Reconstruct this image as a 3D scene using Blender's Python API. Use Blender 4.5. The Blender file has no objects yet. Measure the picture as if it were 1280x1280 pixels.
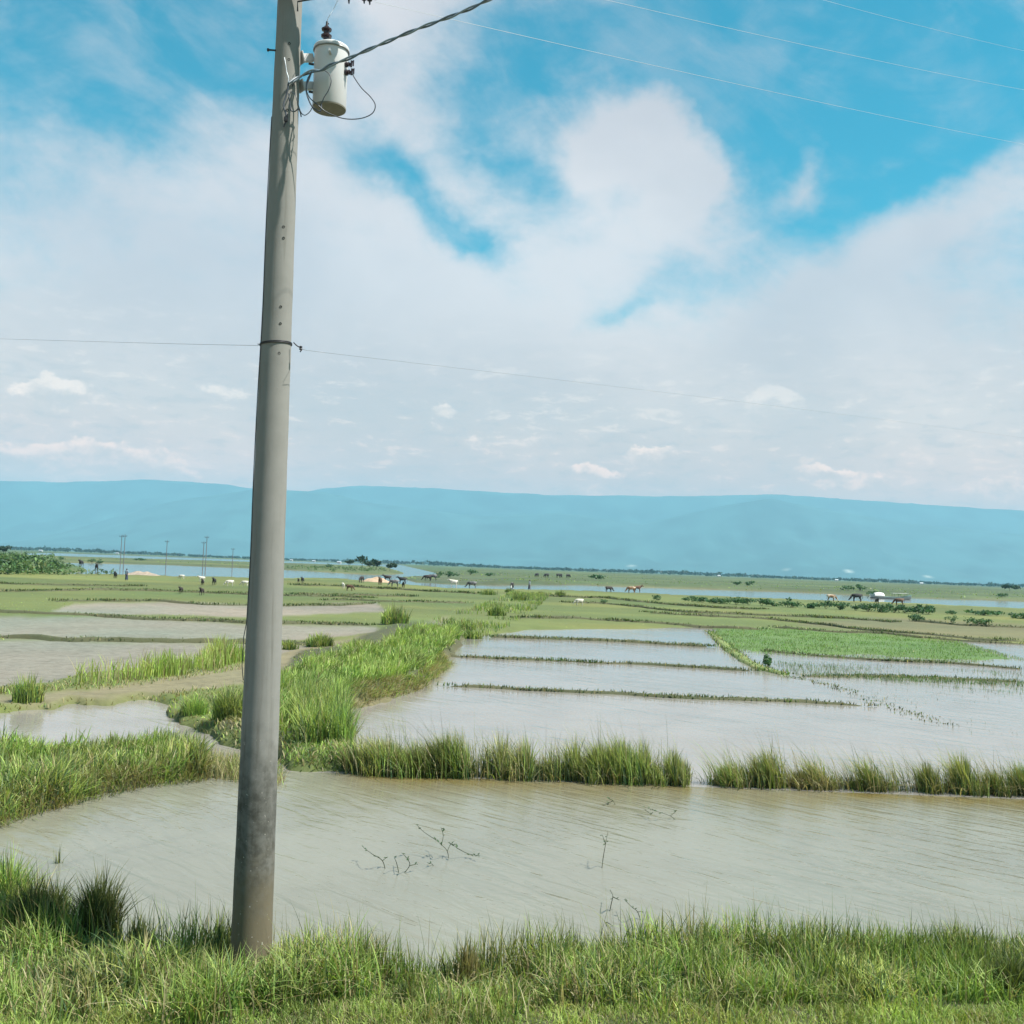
import bpy, bmesh, math, random
import numpy as np
from mathutils import Vector, Matrix, noise as mnoise

rng = np.random.default_rng(7)
random.seed(7)
SC = bpy.context.scene
COL = SC.collection
PI = math.pi

# ------------------------------------------------------------------ camera
F = 1280.0                       # focal length in photo pixels (photo is 1280 wide)
CAM_H = 3.9                      # eye height above the flood water, from the road bank
PITCH = math.atan(69.0 / F)
ROLL = math.radians(2.15)
cd = bpy.data.cameras.new('camera')
cd.sensor_width = 36.0
cd.lens = 36.0
cd.clip_start = 0.1
cd.clip_end = 60000.0
cam = bpy.data.objects.new('camera', cd)
COL.objects.link(cam)
CR = Matrix.Rotation(PI / 2 + PITCH, 3, 'X') @ Matrix.Rotation(ROLL, 3, 'Z')
cam.matrix_world = Matrix.Translation((0, 0, CAM_H)) @ CR.to_4x4()
SC.camera = cam
CRn = np.array(CR)

# ------------------------------------------------------------------ sun, sky, exposure
SUN_AZ = math.radians(105)       # clockwise from +Y (straight ahead) towards +X
SUN_EL = math.radians(58)
SKY_STRENGTH = 0.060
sd = bpy.data.lights.new('sun', 'SUN')
sd.energy = 5.0
sd.angle = math.radians(0.53)
sd.color = (1.0, 0.95, 0.86)
sun = bpy.data.objects.new('sun', sd)
COL.objects.link(sun)
sdir = Vector((math.sin(SUN_AZ) * math.cos(SUN_EL), math.cos(SUN_AZ) * math.cos(SUN_EL), math.sin(SUN_EL)))
sun.rotation_euler = (-sdir).to_track_quat('-Z', 'Y').to_euler()
sun.location = sdir * 50
SC.view_settings.view_transform = 'Standard'
SC.view_settings.look = 'None'
SC.view_settings.exposure = 0.92
SC.view_settings.gamma = 1.0
SC.view_settings.use_curve_mapping = False
SC.render.engine = 'CYCLES'
SC.cycles.max_bounces = 8
SC.cycles.transparent_max_bounces = 8
SC.cycles.volume_bounces = 2
SC.cycles.sample_clamp_indirect = 6.0


def ray(px, py):
    """world direction of a photo pixel (1280 px frame)"""
    v = CR @ Vector(((px - 640) / F, -(py - 640) / F, -1.0))
    return v


def G(px, py, z=0.0):
    """point of the ground level z seen at a photo pixel"""
    d = ray(px, py)
    t = (z - CAM_H) / d.z
    return Vector((d.x * t, d.y * t, z))


def AT(px, py, Y):
    """point at distance Y ahead seen at a photo pixel"""
    d = ray(px, py)
    t = Y / d.y
    return Vector((d.x * t, Y, CAM_H + d.z * t))


def proj(x, y, z):
    """photo pixel of world points (arrays)"""
    p = np.stack([x, y, z - CAM_H], -1) @ CRn
    w = np.maximum(-p[..., 2], 1e-3)
    return 640 + F * p[..., 0] / w, 640 - F * p[..., 1] / w


class NB:
    """tiny shader node builder"""
    def __init__(s, nt):
        s.nt = nt

    def n(s, t, **kw):
        nd = s.nt.nodes.new(t)
        for k, v in kw.items():
            setattr(nd, k, v)
        return nd

    def lk(s, a, b):
        s.nt.links.new(a, b)

    def inp(s, sock, v):
        if isinstance(v, bpy.types.NodeSocket):
            s.lk(v, sock)
        elif v is not None:
            sock.default_value = v

    def m(s, op, a, b=None, c=None, clamp=False):
        nd = s.n('ShaderNodeMath', operation=op, use_clamp=clamp)
        s.inp(nd.inputs[0], a)
        if b is not None:
            s.inp(nd.inputs[1], b)
        if c is not None:
            s.inp(nd.inputs[2], c)
        return nd.outputs[0]

    def vm(s, op, a, b=None):
        nd = s.n('ShaderNodeVectorMath', operation=op)
        s.inp(nd.inputs[0], a)
        if b is not None:
            s.inp(nd.inputs[1], b)
        return nd.outputs[0]

    def mix(s, f, a, b, blend='MIX'):
        nd = s.n('ShaderNodeMix', data_type='RGBA', blend_type=blend)
        s.inp(nd.inputs[0], f)
        s.inp(nd.inputs[6], a if isinstance(a, bpy.types.NodeSocket) else (*a, 1.0))
        s.inp(nd.inputs[7], b if isinstance(b, bpy.types.NodeSocket) else (*b, 1.0))
        return nd.outputs[2]

    def noise(s, vec, scale, detail=4.0, rough=0.55, dist=0.0, dims='3D'):
        nd = s.n('ShaderNodeTexNoise', noise_dimensions=dims)
        if vec is not None:
            s.lk(vec, nd.inputs['Vector'])
        nd.inputs['Scale'].default_value = scale
        nd.inputs['Detail'].default_value = detail
        nd.inputs['Roughness'].default_value = rough
        nd.inputs['Distortion'].default_value = dist
        return nd.outputs['Fac']

    def smooth(s, v, lo, hi):
        nd = s.n('ShaderNodeMapRange', interpolation_type='SMOOTHSTEP')
        s.inp(nd.inputs[0], v)
        s.inp(nd.inputs[1], lo)
        s.inp(nd.inputs[2], hi)
        return nd.outputs[0]


# ---- world: physical sky with a procedural cloud deck over it
W = bpy.data.worlds.new('World')
SC.world = W
W.use_nodes = True
W.node_tree.nodes.clear()
b = NB(W.node_tree)
sky = b.n('ShaderNodeTexSky', sky_type='NISHITA')
sky.sun_disc = False
sky.sun_elevation = SUN_EL
sky.sun_rotation = SUN_AZ
sky.air_density = 1.0
sky.dust_density = 0.6
sky.ozone_density = 2.0
tc = b.n('ShaderNodeTexCoord')
dirv = tc.outputs['Generated']
sep = b.n('ShaderNodeSeparateXYZ')
b.lk(dirv, sep.inputs[0])
dx, dy, dz = sep.outputs
azi = b.m('ARCTAN2', dx, dy)
ele = b.m('ARCSINE', dz)
blue = b.mix(1.0, sky.outputs[0], (0.02, 1.36, 1.30), 'MULTIPLY')
blue = b.vm('SCALE', blue)
blue.node.inputs['Scale'].default_value = SKY_STRENGTH
# soft warp so that cloud edges are ragged
wn = b.n('ShaderNodeTexNoise')
b.lk(dirv, wn.inputs['Vector'])
wn.inputs['Scale'].default_value = 7.0
wn.inputs['Detail'].default_value = 5.0
wn.inputs['Roughness'].default_value = 0.6
wsep = b.n('ShaderNodeSeparateXYZ')
b.lk(wn.outputs['Color'], wsep.inputs[0])
azw = b.m('ADD', azi, b.m('MULTIPLY', b.m('SUBTRACT', wsep.outputs[0], 0.5), 0.13))
elw = b.m('ADD', ele, b.m('MULTIPLY', b.m('SUBTRACT', wsep.outputs[1], 0.5), 0.11))


def lump(px, py, sx, sy, ang, w, ax=azw, el=elw):
    d = ray(px, py).normalized()
    a0, e0 = math.atan2(d.x, d.y), math.asin(d.z)
    ca, sa = math.cos(math.radians(ang)), math.sin(math.radians(ang))
    u = b.m('SUBTRACT', ax, a0)
    v = b.m('SUBTRACT', el, e0)
    p = b.m('MULTIPLY', b.m('ADD', b.m('MULTIPLY', u, ca), b.m('MULTIPLY', v, sa)), F / sx)
    q = b.m('MULTIPLY', b.m('SUBTRACT', b.m('MULTIPLY', v, ca), b.m('MULTIPLY', u, sa)), F / sy)
    r2 = b.m('ADD', b.m('MULTIPLY', p, p), b.m('MULTIPLY', q, q))
    return b.m('MULTIPLY', b.m('POWER', 2.718, b.m('MULTIPLY', r2, -1.0)), w)


cov = None
# (px, py, half width, half height, angle, weight): openings negative, banks positive
for L in [(235, 22, 160, 66, -6, -1.5), (80, 50, 120, 30, -22, -0.5), (40, 95, 75, 38, 8, -0.45), (170, 150, 85, 34, -14, -0.5), (330, 70, 60, 50, 0, -0.45),
          (462, 218, 72, 34, -24, -0.78), (540, 268, 74, 30, -36, -0.62), (585, 308, 40, 20, -8, -0.66),
          (640, 60, 100, 70, 0, -0.62), (620, 160, 80, 60, -30, -0.5), (905, 45, 230, 80, -4, -1.0), (985, 125, 150, 70, -8, -0.95), (1180, 80, 190, 75, -6, -0.9),
          (1130, 205, 130, 42, 18, -0.85), (945, 215, 42, 55, 10, -0.85), (1000, 282, 46, 40, 30, -0.6), (862, 372, 140, 34, 11, -0.55), (760, 405, 60, 18, 15, -0.4),
          (690, 200, 40, 40, 0, -0.35), (780, 250, 40, 28, 0, -0.4),
          (790, 150, 66, 38, 0, 0.85), (770, 200, 70, 26, 10, 0.5), (870, 235, 75, 46, 25, 0.6), (985, 240, 30, 34, 0, 0.75),
          (1108, 190, 42, 22, 10, 0.75), (470, 60, 60, 110, -25, 0.35), (1180, 290, 180, 44, 20, 0.4), 
          (1500, 150, 300, 160, 0, -0.6), (-250, 80, 250, 120, 0, -0.7)]:
    g = lump(*L)
    cov = g if cov is None else b.m('ADD', cov, g)
st = b.vm('MULTIPLY', dirv, (1.0, 1.0, 1.6))
f1 = b.noise(st, 5.5, 7.0, 0.58, 0.5)
f2 = b.noise(st, 16.0, 6.0, 0.6, 0.4)
f3 = b.noise(st, 44.0, 6.0, 0.62, 0.2)
wv = b.n('ShaderNodeMapping', vector_type='TEXTURE')
wv.inputs['Rotation'].default_value = (0, math.radians(32), 0)
wv.inputs['Scale'].default_value = (3.2, 1.0, 1.0)
b.lk(dirv, wv.inputs['Vector'])
wisp = b.noise(wv.outputs[0], 9.0, 6.0, 0.62, 0.9)
tex = b.m('ADD', b.m('MULTIPLY', b.m('SUBTRACT', f1, 0.5), 0.95), b.m('MULTIPLY', b.m('SUBTRACT', f2, 0.5), 0.60))
tex = b.m('ADD', tex, b.m('ADD', b.m('MULTIPLY', b.m('SUBTRACT', wisp, 0.5), 0.9), b.m('MULTIPLY', b.m('SUBTRACT', f3, 0.5), 0.42)))
# the deck closes towards the horizon and stays broken overhead and behind
horizon_fill = b.m('MULTIPLY', b.m('SUBTRACT', 1.0, b.smooth(ele, 0.10, 0.42)), 0.45)
cov = b.m('ADD', b.m('ADD', b.m('ADD', cov, tex), b.m('SUBTRACT', horizon_fill, b.m('MULTIPLY', b.smooth(ele, 0.5, 0.95), 0.6))), 0.78)
cov = b.m('SUBTRACT', cov, b.m('MULTIPLY', b.smooth(b.m('ABSOLUTE', azi), 0.8, 1.7), 0.45))
cfac = b.smooth(cov, -0.22, 1.0)
veil = b.m('MULTIPLY', b.smooth(b.m('ADD', b.m('MULTIPLY', wisp, 0.65), b.m('MULTIPLY', f2, 0.35)), 0.42, 0.72), 0.42)
cfac = b.m('MAXIMUM', cfac, veil)
cfac = b.m('MULTIPLY', cfac, 0.97)
shade = b.noise(st, 3.2, 5.0, 0.5, 0.3)
cloud = b.mix(b.smooth(shade, 0.3, 0.72), (0.355, 0.345, 0.370), (0.475, 0.445, 0.450))
skycol = b.mix(cfac, blue, cloud)
# low cumulus band: lit tops over grey bases, flattened by perspective
lowv = b.vm('MULTIPLY', dirv, (1.0, 1.0, 1.6))
p1 = b.noise(lowv, 19.0, 9.0, 0.62, 0.0)
p1u = b.noise(b.vm('ADD', lowv, (0.004, 0.0, 0.016)), 19.0, 9.0, 0.62, 0.0)
band = b.m('MULTIPLY', b.smooth(ele, 0.045, 0.075), b.m('SUBTRACT', 1.0, b.smooth(ele, 0.12, 0.215)))
wn2 = b.n('ShaderNodeTexNoise')
b.lk(lowv, wn2.inputs['Vector'])
wn2.inputs['Scale'].default_value = 34.0
wn2.inputs['Detail'].default_value = 7.0
wn2.inputs['Roughness'].default_value = 0.62
ws2 = b.n('ShaderNodeSeparateXYZ')
b.lk(wn2.outputs['Color'], ws2.inputs[0])
ax2 = b.m('ADD', azi, b.m('MULTIPLY', b.m('SUBTRACT', ws2.outputs[0], 0.5), 0.050))
el2 = b.m('ADD', ele, b.m('MULTIPLY', b.m('SUBTRACT', ws2.outputs[1], 0.5), 0.042))
puff = puff_top = None
for L in [(66, 490, 36, 22, 0, 0.30), (962, 504, 40, 24, 0, 0.30), (806, 570, 38, 17, 0, 0.24), (560, 514, 22, 10, 0, 0.16), (40, 575, 60, 16, 0, 0.14), (680, 495, 30, 12, 0, 0.1), (1100, 560, 60, 12, 0, 0.1), (420, 560, 50, 12, 0, 0.12), (740, 590, 60, 10, 0, 0.14),
          (270, 490, 60, 20, 0, 0.12), (1060, 600, 80, 14, -8, 0.22), (620, 555, 90, 18, 0, 0.12), (160, 570, 150, 20, 0, 0.16),
          (1235, 610, 60, 20, 0, 0.2)]:
    g = lump(*L, ax=ax2, el=el2)
    puff = g if puff is None else b.m('ADD', puff, g)
    g = lump(L[0], L[1] - 0.55 * L[3], *L[2:], ax=ax2, el=el2)
    puff_top = g if puff_top is None else b.m('ADD', puff_top, g)
pm = b.m('MULTIPLY', b.smooth(b.m('ADD', b.m('MULTIPLY', b.m('SUBTRACT', p1, 0.5), 0.55), b.m('MULTIPLY', puff, 1.5)), 0.14, 0.24), band)
lit = b.smooth(b.m('ADD', b.m('SUBTRACT', puff_top, puff), b.m('MULTIPLY', b.m('SUBTRACT', p1, p1u), 0.8)), -0.14, 0.12)
pcol = b.mix(lit, (0.385, 0.385, 0.405), (0.70, 0.655, 0.61))
# faint grey and pale mottling of the distant deck, stretched by perspective
mv = b.vm('MULTIPLY', dirv, (1.0, 1.0, 3.4))
mo = b.noise(mv, 30.0, 8.0, 0.66, 0.3)
lowband = b.m('SUBTRACT', 1.0, b.smooth(ele, 0.11, 0.27))
skycol = b.mix(b.m('MULTIPLY', b.m('MULTIPLY', b.smooth(mo, 0.50, 0.66), lowband), 0.55), skycol, (0.30, 0.315, 0.355))
skycol = b.mix(b.m('MULTIPLY', b.m('MULTIPLY', b.m('SUBTRACT', 1.0, b.smooth(mo, 0.33, 0.46)), lowband), 0.60), skycol, (0.60, 0.565, 0.54))
skycol = b.mix(b.m('MULTIPLY', pm, 0.9), skycol, pcol)
# warm the far deck a little: it is seen through the whole depth of air
warm = b.m('SUBTRACT', 1.0, b.smooth(ele, 0.03, 0.30))
skycol = b.mix(b.m('MULTIPLY', warm, 0.85), skycol, b.mix(1.0, skycol, (1.45, 0.96, 0.68), 'MULTIPLY'))
skycol = b.mix(b.m('MULTIPLY', b.m('SUBTRACT', 1.0, b.smooth(ele, 0.04, 0.16)), 0.9), skycol, b.mix(1.0, skycol, (1.35, 0.93, 0.80), 'MULTIPLY'))
bg = b.n('ShaderNodeBackground')
b.lk(skycol, bg.inputs['Color'])
bg.inputs['Strength'].default_value = 1.0
wo = b.n('ShaderNodeOutputWorld')
b.lk(bg.outputs[0], wo.inputs['Surface'])
try:
    W.cycles.sampling_method = 'MANUAL'
    W.cycles.sample_map_resolution = 1024
except Exception:
    pass


# ------------------------------------------------------------------ helpers
def tag(o, label=None, cat=None, group=None, kind=None):
    if label:
        o['label'] = label
    if cat:
        o['category'] = cat
    if group:
        o['group'] = group
    if kind:
        o['kind'] = kind
    return o


def empty(name, loc, rz=0.0):
    o = bpy.data.objects.new(name, None)
    o.empty_display_size = 0.2
    o.location = loc
    o.rotation_euler = (0, 0, rz)
    COL.objects.link(o)
    return o


def link(name, me, mat=None, parent=None):
    o = bpy.data.objects.new(name, me)
    if mat is not None and len(me.materials) == 0:
        me.materials.append(mat)
    COL.objects.link(o)
    if parent is not None:
        o.parent = parent
    return o


def copy_tree(o, parent=None):
    c = o.copy()
    COL.objects.link(c)
    if parent is not None:
        c.parent = parent
    for ch in o.children:
        copy_tree(ch, c)
    return c


def mesh_np(name, V, T, col=None, smooth=True, quads=False, extra=None):
    """mesh from numpy arrays; T is (n,3) triangles or (n,4) quads"""
    me = bpy.data.meshes.new(name)
    V = np.asarray(V, np.float32)
    T = np.asarray(T, np.int32)
    k = T.shape[1]
    me.vertices.add(len(V))
    me.vertices.foreach_set('co', V.ravel())
    me.loops.add(T.size)
    me.loops.foreach_set('vertex_index', T.ravel())
    me.polygons.add(len(T))
    me.polygons.foreach_set('loop_start', np.arange(0, T.size, k, dtype=np.int32))
    me.polygons.foreach_set('loop_total', np.full(len(T), k, np.int32))
    if smooth:
        me.polygons.foreach_set('use_smooth', np.ones(len(T), bool))
    me.update(calc_edges=True)
    if col is not None:
        at = me.attributes.new('tint', 'FLOAT_COLOR', 'POINT')
        c4 = np.ones((len(V), 4), np.float32)
        c4[:, :3] = col
        at.data.foreach_set('color', c4.ravel())
    if extra:
        for nm, arr in extra.items():
            at = me.attributes.new(nm, 'FLOAT', 'POINT')
            at.data.foreach_set('value', np.asarray(arr, np.float32))
    me.validate()
    return me


class MB:
    """collects tubes, lathes and boxes into one mesh"""
    def __init__(s):
        s.bm = bmesh.new()

    def tube(s, pts, r, n=8, caps=True):
        pts = [Vector(p) for p in pts]
        rs = r if isinstance(r, (list, tuple)) else [r] * len(pts)
        rings = []
        up = Vector((0, 0, 1))
        prev = None
        for i, p in enumerate(pts):
            d = (pts[min(i + 1, len(pts) - 1)] - pts[max(i - 1, 0)])
            d.normalize()
            a = prev if prev is not None else (up if abs(d.z) < 0.9 else Vector((1, 0, 0)))
            x = a - d * a.dot(d)
            if x.length < 1e-4:
                x = Vector((1, 0, 0)) - d * d.x
            x.normalize()
            prev = x
            y = d.cross(x)
            rings.append([s.bm.verts.new(p + (x * math.cos(2 * PI * k / n) + y * math.sin(2 * PI * k / n)) * rs[i]) for k in range(n)])
        for r0, r1 in zip(rings, rings[1:]):
            for k in range(n):
                s.bm.faces.new((r0[k], r0[(k + 1) % n], r1[(k + 1) % n], r1[k]))
        if caps:
            s.bm.faces.new(rings[0][::-1])
            s.bm.faces.new(rings[-1])
        return s

    def lathe(s, prof, n=24, mat=Matrix.Identity(4)):
        """prof: (radius, z) list; closed by caps where radius > 0"""
        rings = []
        for r, z in prof:
            rings.append([s.bm.verts.new(mat @ Vector((r * math.cos(2 * PI * k / n), r * math.sin(2 * PI * k / n), z))) for k in range(n)])
        for r0, r1 in zip(rings, rings[1:]):
            for k in range(n):
                s.bm.faces.new((r0[k], r0[(k + 1) % n], r1[(k + 1) % n], r1[k]))
        s.bm.faces.new(rings[0][::-1])
        s.bm.faces.new(rings[-1])
        return s

    def box(s, c, size, mat=Matrix.Identity(4), bevel=0.0):
        r = bmesh.ops.create_cube(s.bm, size=1.0)
        for v in r['verts']:
            v.co = mat @ (Vector(c) + Vector((v.co.x * size[0], v.co.y * size[1], v.co.z * size[2])))
        if bevel:
            es = list({e for v in r['verts'] for e in v.link_edges})
            bmesh.ops.bevel(s.bm, geom=es, offset=bevel, segments=2, affect='EDGES')
        return s

    def poly(s, pts):
        s.bm.faces.new([s.bm.verts.new(p) for p in pts])
        return s

    def build(s, name, mat, parent=None, smooth=True):
        me = bpy.data.meshes.new(name)
        bmesh.ops.recalc_face_normals(s.bm, faces=s.bm.faces)
        s.bm.to_mesh(me)
        s.bm.free()
        if smooth:
            for p in me.polygons:
                p.use_smooth = True
            try:
                me.set_sharp_from_angle(angle=math.radians(38))
            except Exception:
                pass
        return link(name, me, mat, parent)


def crom(pts, k=8):
    """smooth curve through points"""
    P = [Vector(p) for p in pts]
    P = [P[0] * 2 - P[1]] + P + [P[-1] * 2 - P[-2]]
    out = []
    for i in range(1, len(P) - 2):
        a, b_, c, d = P[i - 1:i + 3]
        for j in range(k):
            t = j / k
            out.append(0.5 * ((2 * b_) + (c - a) * t + (2 * a - 5 * b_ + 4 * c - d) * t * t + (3 * b_ - a - 3 * c + d) * t ** 3))
    out.append(P[-2])
    return out


# numpy value noise
_perm = rng.random((256, 256)).astype(np.float64)


def vnoise(x, y):
    xi, yi = np.floor(x).astype(int), np.floor(y).astype(int)
    fx, fy = x - xi, y - yi
    fx, fy = fx * fx * (3 - 2 * fx), fy * fy * (3 - 2 * fy)
    a = _perm[xi & 255, yi & 255]
    b_ = _perm[(xi + 1) & 255, yi & 255]
    c = _perm[xi & 255, (yi + 1) & 255]
    d = _perm[(xi + 1) & 255, (yi + 1) & 255]
    return (a * (1 - fx) + b_ * fx) * (1 - fy) + (c * (1 - fx) + d * fx) * fy


def fbm(x, y, o=4, lac=2.03, g=0.5):
    s, a, t = 0.0, 1.0, 0.0
    for i in range(o):
        s = s + a * vnoise(x + 17.3 * i, y - 9.1 * i)
        t += a
        x, y, a = x * lac, y * lac, a * g
    return s / t


def sst(x, a, b_):
    t = np.clip((x - a) / (b_ - a), 0, 1)
    return t * t * (3 - 2 * t)


def sdf(px, py, poly):
    """signed distance to a polygon, positive inside"""
    P = np.asarray(poly, float)
    d2 = np.full(px.shape, 1e18)
    ins = np.zeros(px.shape, bool)
    n = len(P)
    for i in range(n):
        x0, y0 = P[i]
        x1, y1 = P[(i + 1) % n]
        ex, ey = x1 - x0, y1 - y0
        t = np.clip(((px - x0) * ex + (py - y0) * ey) / (ex * ex + ey * ey + 1e-9), 0, 1)
        d2 = np.minimum(d2, (px - x0 - t * ex) ** 2 + (py - y0 - t * ey) ** 2)
        c = ((y0 > py) != (y1 > py)) & (px < (x1 - x0) * (py - y0) / ((y1 - y0) if abs(y1 - y0) > 1e-9 else 1e-9) + x0)
        ins ^= c
    d = np.sqrt(d2)
    return np.where(ins, d, -d)


# ------------------------------------------------------------------ materials
def new_mat(name):
    m = bpy.data.materials.new(name)
    m.use_nodes = True
    m.node_tree.nodes.clear()
    nb = NB(m.node_tree)
    out = nb.n('ShaderNodeOutputMaterial')
    return m, nb, out


def principled(nb, out, col, rough, metal=0.0, bump=None, bstr=0.3, bdist=0.01, ior=1.5):
    p = nb.n('ShaderNodeBsdfPrincipled')
    nb.inp(p.inputs['Base Color'], col if isinstance(col, bpy.types.NodeSocket) else (*col, 1.0))
    nb.inp(p.inputs['Roughness'], rough)
    p.inputs['Metallic'].default_value = metal
    p.inputs['IOR'].default_value = ior
    if bump is not None:
        bn = nb.n('ShaderNodeBump')
        bn.inputs['Strength'].default_value = bstr
        bn.inputs['Distance'].default_value = bdist
        nb.lk(bump, bn.inputs['Height'])
        nb.lk(bn.outputs[0], p.inputs['Normal'])
    nb.lk(p.outputs[0], out.inputs['Surface'])
    return p


def simple(name, col, rough=0.6, metal=0.0, var=0.25, scale=12.0, bstr=0.15):
    m, nb, out = new_mat(name)
    t = nb.n('ShaderNodeTexCoord').outputs['Object']
    f = nb.noise(t, scale, 5.0, 0.6)
    c = nb.mix(f, tuple(v * (1 - var) for v in col), tuple(min(1, v * (1 + var)) for v in col))
    principled(nb, out, c, rough, metal, f, bstr, 0.01)
    return m


def leaf_mat(name, transl=0.35, rough=0.55):
    m, nb, out = new_mat(name)
    at = nb.n('ShaderNodeAttribute', attribute_name='tint')
    p = nb.n('ShaderNodeBsdfPrincipled')
    nb.lk(at.outputs['Color'], p.inputs['Base Color'])
    p.inputs['Roughness'].default_value = rough
    p.inputs['Specular IOR Level'].default_value = 0.35
    tr = nb.n('ShaderNodeBsdfTranslucent')
    tcol = nb.mix(1.0, at.outputs['Color'], (1.15, 1.15, 0.6), 'MULTIPLY')
    nb.lk(tcol, tr.inputs['Color'])
    mx = nb.n('ShaderNodeMixShader')
    mx.inputs[0].default_value = transl
    nb.lk(p.outputs[0], mx.inputs[1])
    nb.lk(tr.outputs[0], mx.inputs[2])
    nb.lk(mx.outputs[0], out.inputs['Surface'])
    return m


M_LEAF = leaf_mat('grass_blades')
M_BARK = simple('bark', (0.12, 0.09, 0.06), 0.9, 0, 0.3, 20, 0.5)


def ground_mat():
    m, nb, out = new_mat('field_ground')
    at = nb.n('ShaderNodeAttribute', attribute_name='tint')
    pos = nb.n('ShaderNodeNewGeometry').outputs['Position']
    n1 = nb.noise(pos, 0.35, 6, 0.6)
    n2 = nb.noise(pos, 4.0, 6, 0.65)
    n3 = nb.noise(pos, 28.0, 4, 0.6)
    k = nb.m('ADD', nb.m('MULTIPLY', n1, 0.5), nb.m('ADD', nb.m('MULTIPLY', n2, 0.5), nb.m('MULTIPLY', n3, 0.35)))
    k = nb.m('ADD', nb.m('MULTIPLY', k, 0.9), 0.38)
    cr = nb.n('ShaderNodeCombineXYZ')
    for i in range(3):
        nb.lk(k, cr.inputs[i])
    c = nb.mix(1.0, at.outputs['Color'], cr.outputs[0], 'MULTIPLY')
    wet = nb.n('ShaderNodeAttribute', attribute_name='wet').outputs['Fac']
    wn_ = nb.smooth(nb.m('ADD', nb.m('MULTIPLY', n2, 0.6), nb.m('MULTIPLY', n1, 0.4)), 0.42, 0.58)
    clod = nb.noise(pos, 2.2, 7, 0.7, 0.5)
    c = nb.mix(nb.m('MULTIPLY', nb.m('MULTIPLY', wet, nb.smooth(clod, 0.44, 0.66)), 1.1, clamp=True), c, nb.mix(0.62, c, (0.03, 0.026, 0.016)))
    rough = nb.m('SUBTRACT', 0.95, nb.m('MULTIPLY', nb.m('MULTIPLY', wet, wn_), 0.5))
    h = nb.m('ADD', nb.m('MULTIPLY', n2, 0.8), nb.m('MULTIPLY', n3, 0.4))
    principled(nb, out, c, rough, 0, h, 0.5, 0.06)
    return m


M_GROUND = ground_mat()


def water_mat(name, deep, shallow_reflect, ripple_scale, ripple, rough, fine=14.0):
    m, nb, out = new_mat(name)
    pos = nb.n('ShaderNodeNewGeometry').outputs['Position']
    mp = nb.n('ShaderNodeMapping', vector_type='TEXTURE')
    mp.inputs['Rotation'].default_value = (0, 0, math.radians(-44))
    mp.inputs['Scale'].default_value = (4.5, 1.0, 1.0)
    nb.lk(pos, mp.inputs['Vector'])
    big = nb.noise(mp.outputs[0], ripple_scale, 2, 0.4, 0.9)
    mp2 = nb.n('ShaderNodeMapping', vector_type='TEXTURE')
    mp2.inputs['Rotation'].default_value = (0, 0, math.radians(-24))
    mp2.inputs['Scale'].default_value = (2.4, 1.0, 1.0)
    nb.lk(pos, mp2.inputs['Vector'])
    small = nb.noise(mp2.outputs[0], fine, 3, 0.55, 0.3)
    patch = nb.smooth(nb.noise(pos, 0.16, 3, 0.5), 0.35, 0.7)
    amp = nb.m('ADD', 0.55, nb.m('MULTIPLY', patch, 0.7))
    h = nb.m('MULTIPLY', nb.m('ADD', big, nb.m('MULTIPLY', small, 0.22)), amp)
    sh = nb.n('ShaderNodeAttribute', attribute_name='shallow_reflect').outputs['Fac']
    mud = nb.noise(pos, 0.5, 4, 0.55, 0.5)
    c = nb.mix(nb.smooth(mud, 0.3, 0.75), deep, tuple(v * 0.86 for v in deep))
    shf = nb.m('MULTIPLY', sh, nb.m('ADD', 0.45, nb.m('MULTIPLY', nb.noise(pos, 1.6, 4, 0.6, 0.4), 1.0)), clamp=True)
    c = nb.mix(shf, c, shallow_reflect)  # tint for the shallows and for the painted reed reflection
    principled(nb, out, c, rough, 0, h, ripple, 0.10, 1.333)
    return m


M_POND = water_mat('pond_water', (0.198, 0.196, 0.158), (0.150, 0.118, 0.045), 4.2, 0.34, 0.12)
M_PADDY = water_mat('paddy_water', (0.245, 0.225, 0.205), (0.179, 0.163, 0.106), 2.2, 0.20, 0.08)
M_RIVER = water_mat('river_water', (0.203, 0.195, 0.179), (0.179, 0.179, 0.146), 0.6, 0.2, 0.10, 2.0)

# ------------------------------------------------------------------ ground zones (traced on the ground plane)
S = ROLL


def ext(poly):
    return poly


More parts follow.
